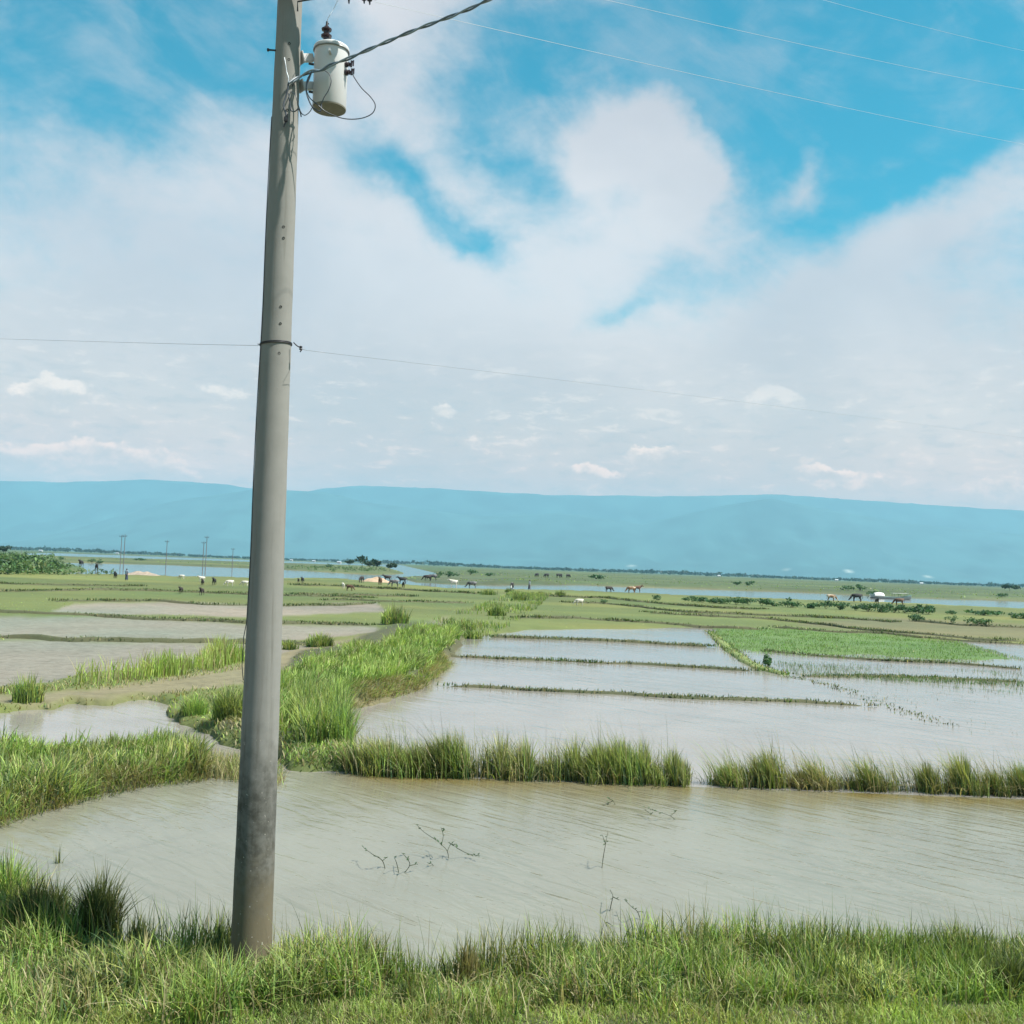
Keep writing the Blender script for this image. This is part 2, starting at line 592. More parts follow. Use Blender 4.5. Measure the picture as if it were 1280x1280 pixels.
NEAR = [(-900, 1050), (-100, 1062), (0, 1076), (22, 1125), (90, 1166), (180, 1190), (290, 1198), (430, 1206), (520, 1232),
        (620, 1222), (760, 1198), (900, 1196), (1100, 1198), (1280, 1200), (2100, 1225), (2600, 5000), (-1500, 5000)]
GREEN = [(-900, 672), (0, 717), (150, 717), (330, 722), (420, 722), (560, 734), (720, 737), (860, 743), (1130, 753), (1280, 760),
         (2100, 795), (2100, 835), (1280, 806), (1200, 802), (1080, 795), (900, 787), (760, 786), (650, 788), (615, 795), (572, 801),
         (560, 822), (548, 842), (515, 866), (430, 885), (432, 925), (440, 962), (360, 962), (345, 950), (275, 930), (255, 912), (215, 905), (212, 884),
         (190, 878), (110, 884), (60, 890), (0, 895), (-900, 900)]
ZONES = [
    # name, polygon, height, colour, edge softness px, wetness
    ('far_plain', [(-3000, 560), (-900, 630), (0, 693.5), (60, 691), (330, 700.5), (500, 706), (545, 716), (600, 713.5), (1280, 737), (2100, 770), (4000, 835),
                   (4000, 700), (-3000, 440)], 0.4, (0.075, 0.125, 0.045), 1.0, 0),
    ('far_bank_right', [(545, 716), (548, 729), (600, 731), (720, 731), (860, 736), (1000, 740.5), (1130, 747), (1280, 752), (2100, 782), (4000, 850), (4000, 800), (2100, 764),
                        (1280, 733), (600, 712)], 0.9, (0.085, 0.125, 0.045), 1.2, 0),
    ('far_bank_left', [(-900, 650), (0, 693), (60, 695), (150, 698), (330, 703), (420, 706), (478, 708), (505, 717), (470, 719), (330, 711), (200, 706), (80, 703), (-900, 660)],
     0.7, (0.11, 0.145, 0.05), 1.0, 0),
    ('left_bank', [(-900, 655), (0, 696), (60, 700), (95, 709), (110, 714), (0, 722), (-900, 690)], 0.6, (0.09, 0.15, 0.05), 1.5, 0),
    ('islet', [(500, 722), (520, 720), (600, 724), (640, 727), (600, 731), (520, 728)], 0.3, (0.10, 0.13, 0.06), 1.0, 0),
    ('green', GREEN, 0.16, (0.158, 0.190, 0.050), 4.0, 0.0),
    ('straw_field', [(1090, 775), (1280, 784), (2100, 812), (2100, 828), (1280, 801), (1180, 797), (1080, 790), (1000, 783)], 0.17, (0.185, 0.175, 0.08), 4, 0),
    ('mud_a', [(90, 758), (200, 756), (330, 760), (470, 757), (480, 766), (330, 772), (180, 771), (70, 768)], 0.10, (0.305, 0.275, 0.215), 2.5, 0.40),
    ('mud_b', [(-900, 750), (0, 775), (180, 778), (320, 784), (470, 786), (470, 794), (400, 800), (320, 808), (180, 806), (0, 799), (-900, 775)], 0.09, (0.30, 0.275, 0.215), 2.5, 0.40),
    ('mud_c', [(-900, 790), (0, 804), (180, 808), (320, 812), (400, 812), (350, 822), (280, 828), (150, 842), (60, 858), (0, 868), (-900, 872)], 0.07, (0.285, 0.262, 0.21), 3, 0.5),
    ('path', [(-60, 882), (40, 878), (110, 872), (200, 858), (300, 836), (400, 812), (480, 795), (545, 780), (560, 776), (552, 785), (470, 806), (400, 826), (300, 862), (220, 872), (110, 880), (40, 889)],
     0.13, (0.27, 0.24, 0.135), 4, 0.45),
    ('rice', [(892, 787), (980, 789), (1090, 794), (1200, 803), (1275, 825), (1180, 826), (1050, 820), (960, 816), (915, 812)], 0.05, (0.13, 0.225, 0.06), 2.5, 0.2),
    ('levee', [(565, 790), (580, 800), (560, 825), (545, 845), (510, 866), (440, 884), (428, 905), (440, 940), (440, 958), (370, 954), (345, 946), (300, 930), (270, 915), (268, 885), (300, 878), (345, 858), (372, 828), (440, 808), (500, 784)],
     0.32, (0.085, 0.095, 0.04), 7, 0),
    ('slump', [(432, 884), (518, 858), (552, 826), (562, 826), (546, 846), (512, 864), (438, 887)], 0.05, (0.22, 0.195, 0.10), 4, 0),
    ('marsh', [(-900, 940), (0, 938), (120, 935), (215, 934), (262, 950), (262, 972), (185, 980), (115, 996), (55, 1012), (0, 1030), (-900, 1050)], 0.12, (0.085, 0.085, 0.04), 7, 0),
    ('marsh_tail', [(255, 950), (350, 962), (352, 980), (300, 978), (255, 975)], 0.02, (0.2, 0.19, 0.09), 6, 0),
    ('near', NEAR, 0.14, (0.085, 0.10, 0.038), 9, 0),
]
REED_Y = 19.05


def ground_at(x, y):
    """height, colour and wetness of the ground (arrays)"""
    x = np.asarray(x, float)
    y = np.asarray(y, float)
    yc = np.maximum(y, 5.0)
    px, py = proj(x, yc, np.zeros_like(yc))
    hz = 709 + (px - 640) * math.tan(S)
    dep = np.maximum(py - hz, 0.5)
    wob = np.minimum(dep * 0.05, 9.0)
    wx = (fbm(px * 0.045, py * 0.11 + 5, 4) - 0.5) * 2
    wx2 = (fbm(px * 0.013 + 40, py * 0.05 + 9, 3) - 0.5) * 2
    qx = px + wx * wob * 1.6
    qy = py + wx2 * wob * 0.7 + wx * wob * 0.35
    h = np.full(x.shape, -0.28)
    c = np.zeros(x.shape + (3,)) + np.array((0.20, 0.175, 0.11))
    wet = np.zeros(x.shape)
    for nm, poly, hh, col, soft, wt in ZONES:
        P = np.asarray(poly, float)
        sel = (qx > P[:, 0].min() - 30) & (qx < P[:, 0].max() + 30) & (qy > P[:, 1].min() - 30) & (qy < P[:, 1].max() + 30)
        if not sel.any():
            continue
        s = sdf(qx[sel], qy[sel], poly)
        k = sst(s, -soft, soft)
        h[sel] = h[sel] * (1 - k) + hh * k
        kc = sst(s, -soft * 1.2, soft * 0.4)[:, None]
        c[sel] = c[sel] * (1 - kc) + np.array(col) * kc
        wet[sel] = wet[sel] * (1 - k) + wt * k
    # thin silt ridge carrying the reed row
    rid = np.exp(-((y - REED_Y) / 0.28) ** 2) * sst(x, -3.2, -2.6)
    h = np.maximum(h, -0.28 + rid * (0.275 + 0.06 * (fbm(x * 1.3, y * 1.3, 3) - 0.5)))
    # relief
    h = h + (fbm(x * 0.9, y * 0.9, 4) - 0.5) * np.where(y < 150, 0.09, 0.25) * np.where(h > 0, 1, 0.4)
    # road bank rising under the camera
    h = h + np.clip(8.2 - y, 0, 5.2) * 0.42 * np.where(y < 8.2, 1, 0)
    return h, c * 0.66, wet


# vertices: rows march away from the road, columns fan out
ys = np.concatenate([np.linspace(-14, 6.5, 16), CAM_H * F / np.linspace(CAM_H * F / 6.8, 60, 330),
                     CAM_H * F / np.linspace(59, 1.8, 110), np.array([3600, 5200, 8000, 11000, 14500])])
us = np.concatenate([np.linspace(-2.2, -0.62, 24)[:-1], np.linspace(-0.62, 0.62, 420), np.linspace(0.62, 2.2, 24)[1:]])
YY = np.repeat(ys[:, None], len(us), 1)
XX = us[None, :] * np.maximum(YY, 9.0)
hh, cc, ww = ground_at(XX, YY)
# faint colour mottling that belongs to the turf itself
mot = fbm(XX * 0.05 + 3, YY * 0.05, 4)[..., None]
far_ = sst(YY, 60, 200)[..., None]
cc = cc * (1 + far_ * (mot - 0.5) * 0.8)
strp = fbm(XX * 0.016 + 8, YY * 0.10 + 2, 4)[..., None]
cc = cc * (1 + sst(YY, 40, 90)[..., None] * (strp - 0.5) * np.array((1.1, 0.75, 0.7)))
yel = fbm(XX * 0.12 + 31, YY * 0.06 + 7, 4)[..., None]
cc = cc * (1 + (yel - 0.5) * np.array((0.5, 0.1, 0.1)))
nr, nc = XX.shape
idx = np.arange(nr * nc).reshape(nr, nc)
quads = np.stack([idx[:-1, :-1], idx[:-1, 1:], idx[1:, 1:], idx[1:, :-1]], -1).reshape(-1, 4)
me = mesh_np('ground', np.stack([XX, YY, hh], -1).reshape(-1, 3), quads, cc.reshape(-1, 3), extra={'wet': ww.ravel()})
tag(link('ground', me, M_GROUND), 'flat green and muddy flood plain with paddy fields and banks', None, None, 'structure')

# deep bed beyond the fan, below everything
me = mesh_np('plain', [(-16000, -3000, -0.75), (16000, -3000, -0.75), (16000, 15500, -0.75), (-16000, 15500, -0.75)], [(0, 1, 2, 3)], np.array([(0.09, 0.13, 0.05)] * 4))
tag(link('terrain', me, M_GROUND), 'green plain running out to the foot of the hills', None, None, 'structure')


def water_sheet(name, label, xs, y0, y1, step, mat, shallow_reflect=None):
    nx = max(2, int((xs[1] - xs[0]) / step))
    ny = max(2, int((y1 - y0) / step))
    X, Y = np.meshgrid(np.linspace(xs[0], xs[1], nx), np.linspace(y0, y1, ny))
    sh = shallow_reflect(X, Y) if shallow_reflect else np.zeros_like(X)
    ii = np.arange(nx * ny).reshape(ny, nx)
    q = np.stack([ii[:-1, :-1], ii[:-1, 1:], ii[1:, 1:], ii[1:, :-1]], -1).reshape(-1, 4)
    me = mesh_np(name, np.stack([X, Y, np.zeros_like(X)], -1).reshape(-1, 3), q, extra={'shallow_reflect': sh.ravel()})
    return tag(link(name, me, mat), label, None, None, 'structure')


def pond_shallow_reflect(X, Y):
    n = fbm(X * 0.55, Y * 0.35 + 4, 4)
    far = np.exp(-np.clip(REED_Y - 0.15 - Y, 0, 9) / 1.1) * sst(n, 0.22, 0.58) * sst(X, -3.6, -2.0) * 1.15  # brown tint along the row paints the reeds' reflection on the water
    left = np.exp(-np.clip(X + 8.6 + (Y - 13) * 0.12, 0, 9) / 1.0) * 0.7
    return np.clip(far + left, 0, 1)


water_sheet('pond', 'brown grey pond water rippled in front of the reed row', (-42, 42), 5, REED_Y, 0.25, M_POND, pond_shallow_reflect)
water_sheet('paddy_water', 'pale flood water lying over the paddy fields', (-330, 330), REED_Y, 150, 2.0, M_PADDY)
water_sheet('river', 'pale river reaches winding beyond the green fields', (-3800, 3800), 150, 3600, 60.0, M_RIVER)

# ------------------------------------------------------------------ hills
RIDGE = [(-900, 612), (-600, 596), (-300, 606), (0, 600), (80, 602), (170, 598.5), (260, 603), (330, 612), (368, 616), (405, 609), (445, 606), (560, 611), (680, 618),
         (860, 620), (960, 617), (1040, 622), (1140, 629), (1280, 638), (1500, 650), (1900, 672), (2300, 690)]
FRONT = [(-900, 690), (-300, 690), (60, 672), (110, 655), (160, 640), (213, 625), (313, 611), (400, 614), (460, 628), (600, 645), (700, 640), (800, 655), (900, 632), (960, 622), (1050, 640), (1150, 655), (1280, 668), (1900, 700), (2300, 715)]


def hills(name, label, prof, Y0, D, seed):
    us_ = np.linspace(-1.15, 1.25, 420)
    P = np.array(prof, float)
    X0 = us_ * Y0
    nrow = 40
    px0, _ = proj(X0, np.full_like(X0, Y0), np.zeros_like(X0))
    top_py = np.interp(px0, P[:, 0], P[:, 1])
    top = np.array([AT(a, c_, Y0).z for a, c_ in zip(px0, top_py)])
    top = np.maximum(top, 12)
    V, C = [], []
    for j in range(nrow):
        t = j / (nrow - 1)
        y = Y0 - D * (1 - t)
        x = us_ * Y0
        rn = 1 - np.abs(2 * fbm(x * 0.0011 + seed, np.full_like(x, y * 0.0006), 5) - 1)
        gul = 1 - np.abs(2 * fbm(x * 0.0028 + seed, np.full_like(x, y * 0.0010), 4) - 1)
        base = top * (t ** 1.15)
        z = base * (1 - (1 - t) * (0.55 * (1 - rn) + 0.3 * (1 - gul)) * 1.6 * min(1, 4 * t)) - 6
        z = z + top * 0.012 * (fbm(x * 0.006, np.full_like(x, y * 0.004), 3) - 0.5) * t * 2
        V.append(np.stack([x, np.full_like(x, y), z], -1))
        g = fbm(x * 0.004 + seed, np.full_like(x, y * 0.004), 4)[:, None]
        cl = np.array((0.028, 0.072, 0.070)) * (0.2 + 1.5 * g)  # forest green shifted to blue, some of the haze painted in
        if t < 0.2:
            s = fbm(x * 0.0045 + 3 * seed, np.full_like(x, y * 0.003 + seed), 3)
            k = sst(s, 0.80, 0.86)[:, None]
            cl = cl * (1 - k) + np.array((0.42, 0.42, 0.36)) * k
        C.append(cl)
    # steep back side
    V.append(np.stack([us_ * Y0, np.full_like(us_, Y0 + 500), np.full_like(us_, -6.0)], -1))
    C.append(C[-1])
    V = np.array(V)
    C = np.array(C)
    r, c_ = V.shape[:2]
    ii = np.arange(r * c_).reshape(r, c_)
    q = np.stack([ii[:-1, :-1], ii[:-1, 1:], ii[1:, 1:], ii[1:, :-1]], -1).reshape(-1, 4)
    me = mesh_np(name, V.reshape(-1, 3), q, C.reshape(-1, 3), extra={'wet': np.zeros(r * c_)})
    tag(link(name, me, M_GROUND), label, None, None, 'structure')


hills('hills', 'long blue forested ridge along the horizon', RIDGE, 13200, 2600, 2.0)
hills('foothills', 'lower spurs in front of the long blue ridge', FRONT, 11200, 2200, 8.0)

# ------------------------------------------------------------------ haze
HAZE_DENS = 1.02e-4
hz = MB().box((0, 6500, 560), (33000, 19600, 1123.2))
o = hz.build('haze', None, None, False)
hm, nb, out = new_mat('haze_air')
pv = nb.n('ShaderNodeVolumePrincipled')
pv.inputs['Color'].default_value = (0.30, 0.60, 0.79, 1)
pv.inputs['Density'].default_value = HAZE_DENS
pv.inputs['Density Attribute'].default_value = ''
pv.inputs['Temperature Attribute'].default_value = ''
pv.inputs['Anisotropy'].default_value = 0.0
nb.lk(pv.outputs[0], out.inputs['Volume'])
o.data.materials.append(hm)
tag(o, 'thin blue air between the road and the hills', None, None, 'stuff')

# ------------------------------------------------------------------ bunds between the fields
def poly_pts(pix, step):
    """points along a polyline given on the ground plane, with spacing step metres"""
    P = [G(*p) for p in pix]
    out = []
    for a, b_ in zip(P, P[1:]):
        n = max(1, int((b_ - a).length / step))
        out += [a.lerp(b_, k / n) for k in range(n)]
    out.append(P[-1])
    return np.array([(p.x, p.y) for p in out])


BUNDS = [
    # pixels on the ground, width, height, turf colour
    ([(545, 857), (640, 861), (760, 866), (880, 873), (1000, 877), (1092, 882)], 0.30, 0.07, 0),
    ([(556, 821), (640, 824), (740, 829), (830, 832), (946, 838)], 0.30, 0.07, 0),
    ([(606, 797), (700, 800), (800, 804), (892, 809)], 0.45, 0.13, 0),
    ([(884, 789), (908, 811), (945, 834), (990, 846)], 0.55, 0.13, 1),
    ([(985, 845), (1040, 857), (1085, 872), (1130, 888), (1185, 908)], 0.7, 0.0, 0),
    ([(955, 815), (1050, 822), (1180, 829), (1290, 838)], 0.35, 0.06, 0),
    ([(1000, 845), (1110, 846), (1280, 853)], 0.45, 0.045, 0),
    ([(-40, 768), (0, 769), (90, 772), (200, 777), (320, 783), (470, 786)], 0.5, 0.16, 0),
    ([(-40, 799), (0, 801), (90, 803), (200, 806), (315, 810), (400, 812)], 0.5, 0.17, 0),
    ([(60, 755), (180, 754), (240, 757), (330, 760), (470, 757)], 0.5, 0.16, 0),
    ([(-40, 743), (0, 742), (120, 740), (200, 741), (300, 745), (470, 750)], 0.6, 0.20, 0),
    ([(-40, 731), (60, 733), (180, 735)], 0.6, 0.14, 0),
    ([(360, 733), (440, 735), (520, 740), (600, 744)], 0.6, 0.2, 0),
    ([(360, 745), (460, 746), (520, 748)], 0.6, 0.15, 0),
    ([(400, 753), (440, 752), (500, 755), (590, 756)], 0.6, 0.13, 0),
    ([(640, 776), (720, 776), (800, 781), (880, 785), (960, 788)], 0.5, 0.17, 0),
    ([(660, 746), (760, 750), (830, 757), (900, 762), (960, 764)], 0.6, 0.17, 0),
    ([(800, 768), (880, 772), (960, 776), (1080, 790), (1180, 798), (1290, 804)], 0.5, 0.15, 0),
    ([(700, 755), (760, 757), (860, 768), (960, 772), (1040, 775)], 0.5, 0.12, 0),
    ([(990, 772), (1060, 776), (1120, 780)], 0.5, 0.14, 0),
    ([(1140, 779), (1200, 784), (1300, 789)], 0.55, 0.2, 0),
    ([(960, 786), (1090, 794), (1150, 799), (1290, 806)], 0.4, 0.12, 0),
]
bund_lines = []
for pix, wd, ht, kind in BUNDS:
    drowned = ht == 0.0
    L = poly_pts(pix, 0.5 if pix[0][1] > 790 else 1.2)
    L[:, 1] += (fbm(L[:, 0] * 0.22, L[:, 1] * 0.25 + 3, 4) - 0.5) * 0.045 * L[:, 1]
    bund_lines.append((L, wd, ht, kind))
    if drowned:
        continue
    d = np.gradient(L, axis=0)
    d /= np.linalg.norm(d, axis=1)[:, None] + 1e-9
    nrm = np.stack([-d[:, 1], d[:, 0]], -1)
    V, C = [], []
    gz = ground_at(L[:, 0], L[:, 1])[0]
    wd = wd * 0.6
    s_ = np.arange(len(L)) / max(1, len(L) - 1)
    tap = sst(s_, 0, 0.06) * sst(1 - s_, 0, 0.06)
    slump = sst(vnoise(L[:, 0] * 0.45 + 5, L[:, 1] * 0.3), 0.12, 0.5)
    base = np.maximum(gz, -0.02)
    for u in (-1.0, -0.6, -0.2, 0.25, 0.65, 1.0):
        wv = wd * (0.40 + 1.25 * vnoise(L[:, 0] * 1.4, L[:, 1] * 1.4 + u))
        p = L + nrm * (u * wv)[:, None]
        z = base + (ht * (1 - u * u) * (0.35 + 0.8 * vnoise(L[:, 0] * 1.3 + 7, L[:, 1] * 1.3)) * (0.25 + 0.75 * slump) + 0.05) * (tap * 1.6 - 0.6) - (0.30 if abs(u) > 0.9 else 0.0)
        V.append(np.stack([p[:, 0], p[:, 1], z], -1))
        g = vnoise(L[:, 0] * 0.6 + u, L[:, 1] * 0.6)[:, None]
        C.append(np.array((0.055, 0.065, 0.03)) * (1 - g) + np.array((0.10, 0.095, 0.05)) * g if kind == 0 else np.array((0.15, 0.19, 0.06)) * (0.8 + 0.4 * g))
    V = np.array(V)
    C = np.array(C)
    r, c_ = V.shape[:2]
    ii = np.arange(r * c_).reshape(r, c_)
    q = np.stack([ii[:-1, :-1], ii[:-1, 1:], ii[1:, 1:], ii[1:, :-1]], -1).reshape(-1, 4)
    me = mesh_np('field_bund', V.reshape(-1, 3), q, C.reshape(-1, 3), extra={'wet': np.zeros(r * c_)})
    tag(link('field_bund', me, M_GROUND), 'low earth bund between two paddy fields', None, None, 'structure')

# ------------------------------------------------------------------ grass
GREENS = np.array([(0.088, 0.180, 0.040), (0.152, 0.268, 0.052), (0.258, 0.358, 0.080), (0.042, 0.102, 0.036), (0.36, 0.40, 0.11)])
STRAW = np.array([(0.35, 0.30, 0.155), (0.30, 0.27, 0.13), (0.42, 0.37, 0.22), (0.20, 0.155, 0.075)])


def blade_arrays(P, H, Wd, lean, az, c0, c1, seg=3):
    """bent tapering blades; P (n,3) feet, lean tip drift in heights, az lean direction"""
    n = len(P)
    ts = {1: [0, 1], 2: [0, 0.55, 1], 3: [0, 0.4, 0.75, 1], 4: [0, 0.3, 0.55, 0.8, 1]}[seg]
    ws = {1: [1, 0], 2: [1, 0.75, 0], 3: [1, 0.9, 0.55, 0], 4: [0.9, 1, 0.8, 0.45, 0]}[seg]
    fa = az + PI / 2 + rng.normal(0, 0.7, n)
    wx, wy = np.cos(fa) * Wd, np.sin(fa) * Wd
    V, C = [], []
    for t, w in zip(ts, ws):
        k = lean * H * t ** 1.9
        cx = P[:, 0] + np.cos(az) * k
        cy = P[:, 1] + np.sin(az) * k
        cz = P[:, 2] + H * (t - 0.42 * np.minimum(lean, 1.15) ** 2 * t ** 2.2)
        col = c0 * (1 - t) + c1 * t
        if w > 0:
            V += [np.stack([cx - wx * w, cy - wy * w, cz], -1), np.stack([cx + wx * w, cy + wy * w, cz], -1)]
            C += [col, col]
        else:
            V.append(np.stack([cx, cy, cz], -1))
            C.append(col)
    m = len(V)
    V = np.stack(V, 1)
    C = np.stack(C, 1)
    loc = []
    for j in range(seg - 1):
        loc += [(2 * j, 2 * j + 1, 2 * j + 3), (2 * j, 2 * j + 3, 2 * j + 2)]
    loc.append((2 * seg - 2, 2 * seg - 1, 2 * seg))
    T = (np.arange(n)[:, None, None] * m + np.array(loc)[None]).reshape(-1, 3)
    return V.reshape(-1, 3), T, C.reshape(-1, 3)


class Turf:
    """accumulates blades for one object"""
    def __init__(s):
        s.V, s.T, s.C, s.n = [], [], [], 0

    def raw(s, V, T, C):
        s.V.append(V)
        s.T.append(T + s.n)
        s.C.append(C)
        s.n += len(V)

    def add(s, P, H, Wd, lean=0.35, lean_j=0.25, az=None, az_j=0.8, straw=0.12, tone=1.0, greens=GREENS, seg=3, tip=0.35):
        n = len(P)
        if n == 0:
            return
        H = np.broadcast_to(H, n) * rng.uniform(0.6, 1.25, n)
        Wd = np.broadcast_to(Wd, n) * rng.uniform(0.7, 1.3, n)
        ln = np.clip(rng.normal(lean, lean_j, n), 0.02, 1.3)
        a = rng.uniform(0, 2 * PI, n) if az is None else az + rng.normal(0, az_j, n)
        patch = vnoise(P[:, 0] * 1.7 + 11, P[:, 1] * 1.7)
        gi = np.clip((patch * 0.6 + rng.random(n) * 0.5) * len(greens), 0, len(greens) - 1).astype(int)
        lum = 0.55 + 0.9 * vnoise(P[:, 0] * 2.6 + 31, P[:, 1] * 2.2)
        c0 = greens[gi] * (rng.uniform(0.7, 1.3, n) * tone * lum)[:, None]
        isst = rng.random(n) < straw * (0.4 + 1.2 * vnoise(P[:, 0] * 0.9 + 50, P[:, 1] * 0.9))
        c0 = np.where(isst[:, None], STRAW[rng.integers(0, len(STRAW), n)] * rng.uniform(0.7, 1.1, n)[:, None], c0)
        dry = (rng.random(n) * tip)[:, None]
        c1 = c0 * (1 - dry) * 1.2 + np.array((0.36, 0.36, 0.15)) * dry
        s.raw(*blade_arrays(P, H, Wd, ln, a, c0, c1, seg))

    def build(s, name, label, kind='stuff', mat=None, parent=None, org=None):
        V = np.concatenate(s.V)
        if org is not None:
            V = V - np.array(org)
        me = mesh_np(name, V, np.concatenate(s.T), np.concatenate(s.C))
        o = link(name, me, mat or M_LEAF, parent)
        if org is not None and parent is None:
            o.location = org
        return tag(o, label, None, None, kind)


def on_ground(x, y, floor=-0.10):
    h = ground_at(x, y)[0]
    return np.stack([x, y, np.maximum(h, floor) - 0.02], -1), h


def in_poly(pix, n, grow=1.0):
    """n random ground points inside a polygon traced on the ground"""
    P = np.array([(G(*p).x, G(*p).y) for p in pix])
    lo, hi = P.min(0), P.max(0)
    out = np.zeros((0, 2))
    while len(out) < n:
        q = lo + rng.random((n * 2, 2)) * (hi - lo)
        out = np.concatenate([out, q[sdf(q[:, 0], q[:, 1], P) > 0]])
    return out[:n]


def clumpy(q, scale, lo, hi, ox=0.0):
    return q[vnoise(q[:, 0] * scale + ox, q[:, 1] * scale + ox * 0.7) > lo + rng.random(len(q)) * (hi - lo)]


# --- grass on the near bank, along the bottom of the view
t = Turf()
bank = [(-90, 1140), (10, 1152), (60, 1172), (180, 1192), (290, 1200), (430, 1210), (520, 1234), (620, 1226), (760, 1202), (900, 1198), (1100, 1200), (1370, 1204),
        (1370, 1278), (900, 1280), (640, 1284), (520, 1278), (420, 1276), (240, 1310), (-90, 1320)]
q = clumpy(in_poly(bank, 21000), 3.2, 0.08, 0.62)
P, h = on_ground(q[:, 0], q[:, 1])
hgt = 0.10 + 0.36 * vnoise(q[:, 0] * 2.3, q[:, 1] * 2.3) * (0.5 + vnoise(q[:, 0] * 0.7 + 9, q[:, 1] * 0.7))
t.add(P, hgt, 0.0064, 0.55, 0.34, straw=0.20, seg=4, tip=0.6)
q = clumpy(in_poly(bank, 2600), 1.1, 0.3, 0.8, 20)
P, h = on_ground(q[:, 0], q[:, 1])
t.add(P, 0.30, 0.0065, 0.75, 0.3, straw=0.55, seg=4, tip=0.9)
front = [(-90, 1130), (180, 1188), (290, 1196), (430, 1206), (520, 1230), (620, 1222), (760, 1198), (1100, 1196), (1370, 1202), (1370, 1222), (900, 1222), (760, 1224), (620, 1246), (520, 1254), (400, 1236), (200, 1220), (-90, 1180)]
q = in_poly(front, 6500)
q = clumpy(q, 1.9, 0.25, 0.8)
P, h = on_ground(q[:, 0], q[:, 1])
t.add(P, 0.20 + 0.30 * vnoise(q[:, 0] * 1.7, q[:, 1] * 1.7), 0.0050, 0.28, 0.2, straw=0.14, seg=4, tone=0.62)
q = clumpy(in_poly([(700, 1200), (1370, 1200), (1370, 1256), (700, 1262)], 7500), 2.1, 0.12, 0.7)
P, h = on_ground(q[:, 0], q[:, 1])
t.add(P, 0.16 + 0.24 * vnoise(q[:, 0] * 1.6, q[:, 1] * 1.6), 0.0056, 0.28, 0.22, straw=0.08, seg=4, tone=0.95)
# thin flowering stems standing above the rest
q = in_poly(front, 1500)
P, h = on_ground(q[:, 0], q[:, 1])
t.add(P, 0.30 + 0.34 * rng.random(len(q)), 0.0026, 0.25, 0.15, az=PI, az_j=1.1, straw=0.35, tone=0.6, seg=4)
t.build('bank_grass', 'long green grass growing along the near bank')
# lawn-like short turf at the very bottom
t = Turf()
q = in_poly([(-90, 1238), (300, 1250), (640, 1244), (1000, 1240), (1370, 1232), (1370, 1330), (-90, 1330)], 44000)
P, h = on_ground(q[:, 0], q[:, 1])
t.add(P, 0.05 + 0.10 * vnoise(q[:, 0] * 3, q[:, 1] * 3), 0.0046, 0.6, 0.3, straw=0.2, seg=2, greens=GREENS[[1, 2, 2, 4]])
q = clumpy(in_poly([(-90, 1240), (300, 1250), (640, 1252), (1000, 1250), (1370, 1240), (1370, 1300), (-90, 1320)], 5000), 1.9, 0.4, 0.85, 6)
P, h = on_ground(q[:, 0], q[:, 1])
t.add(P, 0.18 + 0.2 * rng.random(len(q)), 0.0055, 0.5, 0.3, straw=0.3, seg=3, tip=0.8)
t.build('lawn_grass', 'short yellow green turf at the foot of the near bank')

# --- left marsh grass between the pond and the muddy channel
t = Turf()
marsh = [(-120, 950), (0, 948), (120, 944), (215, 944), (250, 955), (256, 972), (185, 980), (115, 996), (55, 1012), (0, 1028), (-120, 1060)]
q = clumpy(in_poly(marsh, 17000), 2.2, 0.10, 0.66)
P, h = on_ground(q[:, 0], q[:, 1])
t.add(P, 0.16 + 0.50 * vnoise(q[:, 0] * 1.5, q[:, 1] * 1.5), 0.0110, 0.55, 0.34, straw=0.18, seg=3, az=0.4, az_j=1.6, tip=0.6)
edge = [(-120, 1030), (0, 1012), (60, 998), (120, 984), (190, 970), (262, 962), (262, 976), (185, 984), (115, 1000), (55, 1016), (0, 1034), (-120, 1062)]
q = in_poly(edge, 3800)
P, h = on_ground(q[:, 0], q[:, 1])
t.add(P, 0.36, 0.0065, 0.8, 0.3, straw=0.55, seg=3, az=-1.2, az_j=0.7, tone=0.75)
t.build('marsh_grass', 'tangled green and straw grass left of the pole')
t = Turf()
q = in_poly([(250, 945), (352, 958), (356, 982), (300, 980), (250, 974)], 1700)
P, h = on_ground(q[:, 0], q[:, 1])
t.add(P, 0.32, 0.0055, 0.55, 0.3, straw=0.7, seg=3)
t.build('drowned_grass', 'thin pale grass standing in the water behind the pole')

# --- tall grass on the levee
t = Turf()
levee = [(572, 796), (574, 804), (552, 824), (534, 842), (498, 860), (436, 876), (420, 903), (432, 935), (428, 950), (372, 950), (345, 942), (305, 925), (300, 888), (345, 868), (388, 842), (452, 824), (520, 800)]
q = clumpy(in_poly(levee, 30000), 1.3, 0.18, 0.75)
P, h = on_ground(q[:, 0], q[:, 1])
far = sst(q[:, 1], 24, 45)
t.add(P, (1 - 0.15 * sst(q[:, 1], 22, 36)) * 0.26 + (1 - 0.15 * sst(q[:, 1], 22, 36)) * 0.72 * vnoise(q[:, 0] * 1.1, q[:, 1] * 0.8) * (0.55 + 0.6 * vnoise(q[:, 0] * 0.35, q[:, 1] * 0.3)), 0.0135 + far * 0.009, 0.55, 0.34, straw=0.08, seg=3, az=0.5, az_j=1.3, greens=GREENS[[0, 1, 2, 2]], tip=0.5)
q = in_poly([(372, 905), (430, 905), (442, 950), (372, 952)], 3500)
P, h = on_ground(q[:, 0], q[:, 1])
t.add(P, 0.75, 0.0082, 0.35, 0.2, straw=0.06, seg=3)
t.build('levee_grass', 'tall green grass covering the levee beside the path')
t = Turf()
q = in_poly([(425, 872), (520, 854), (552, 824), (566, 830), (530, 862), (440, 888)], 4200)
P, h = on_ground(q[:, 0], q[:, 1])
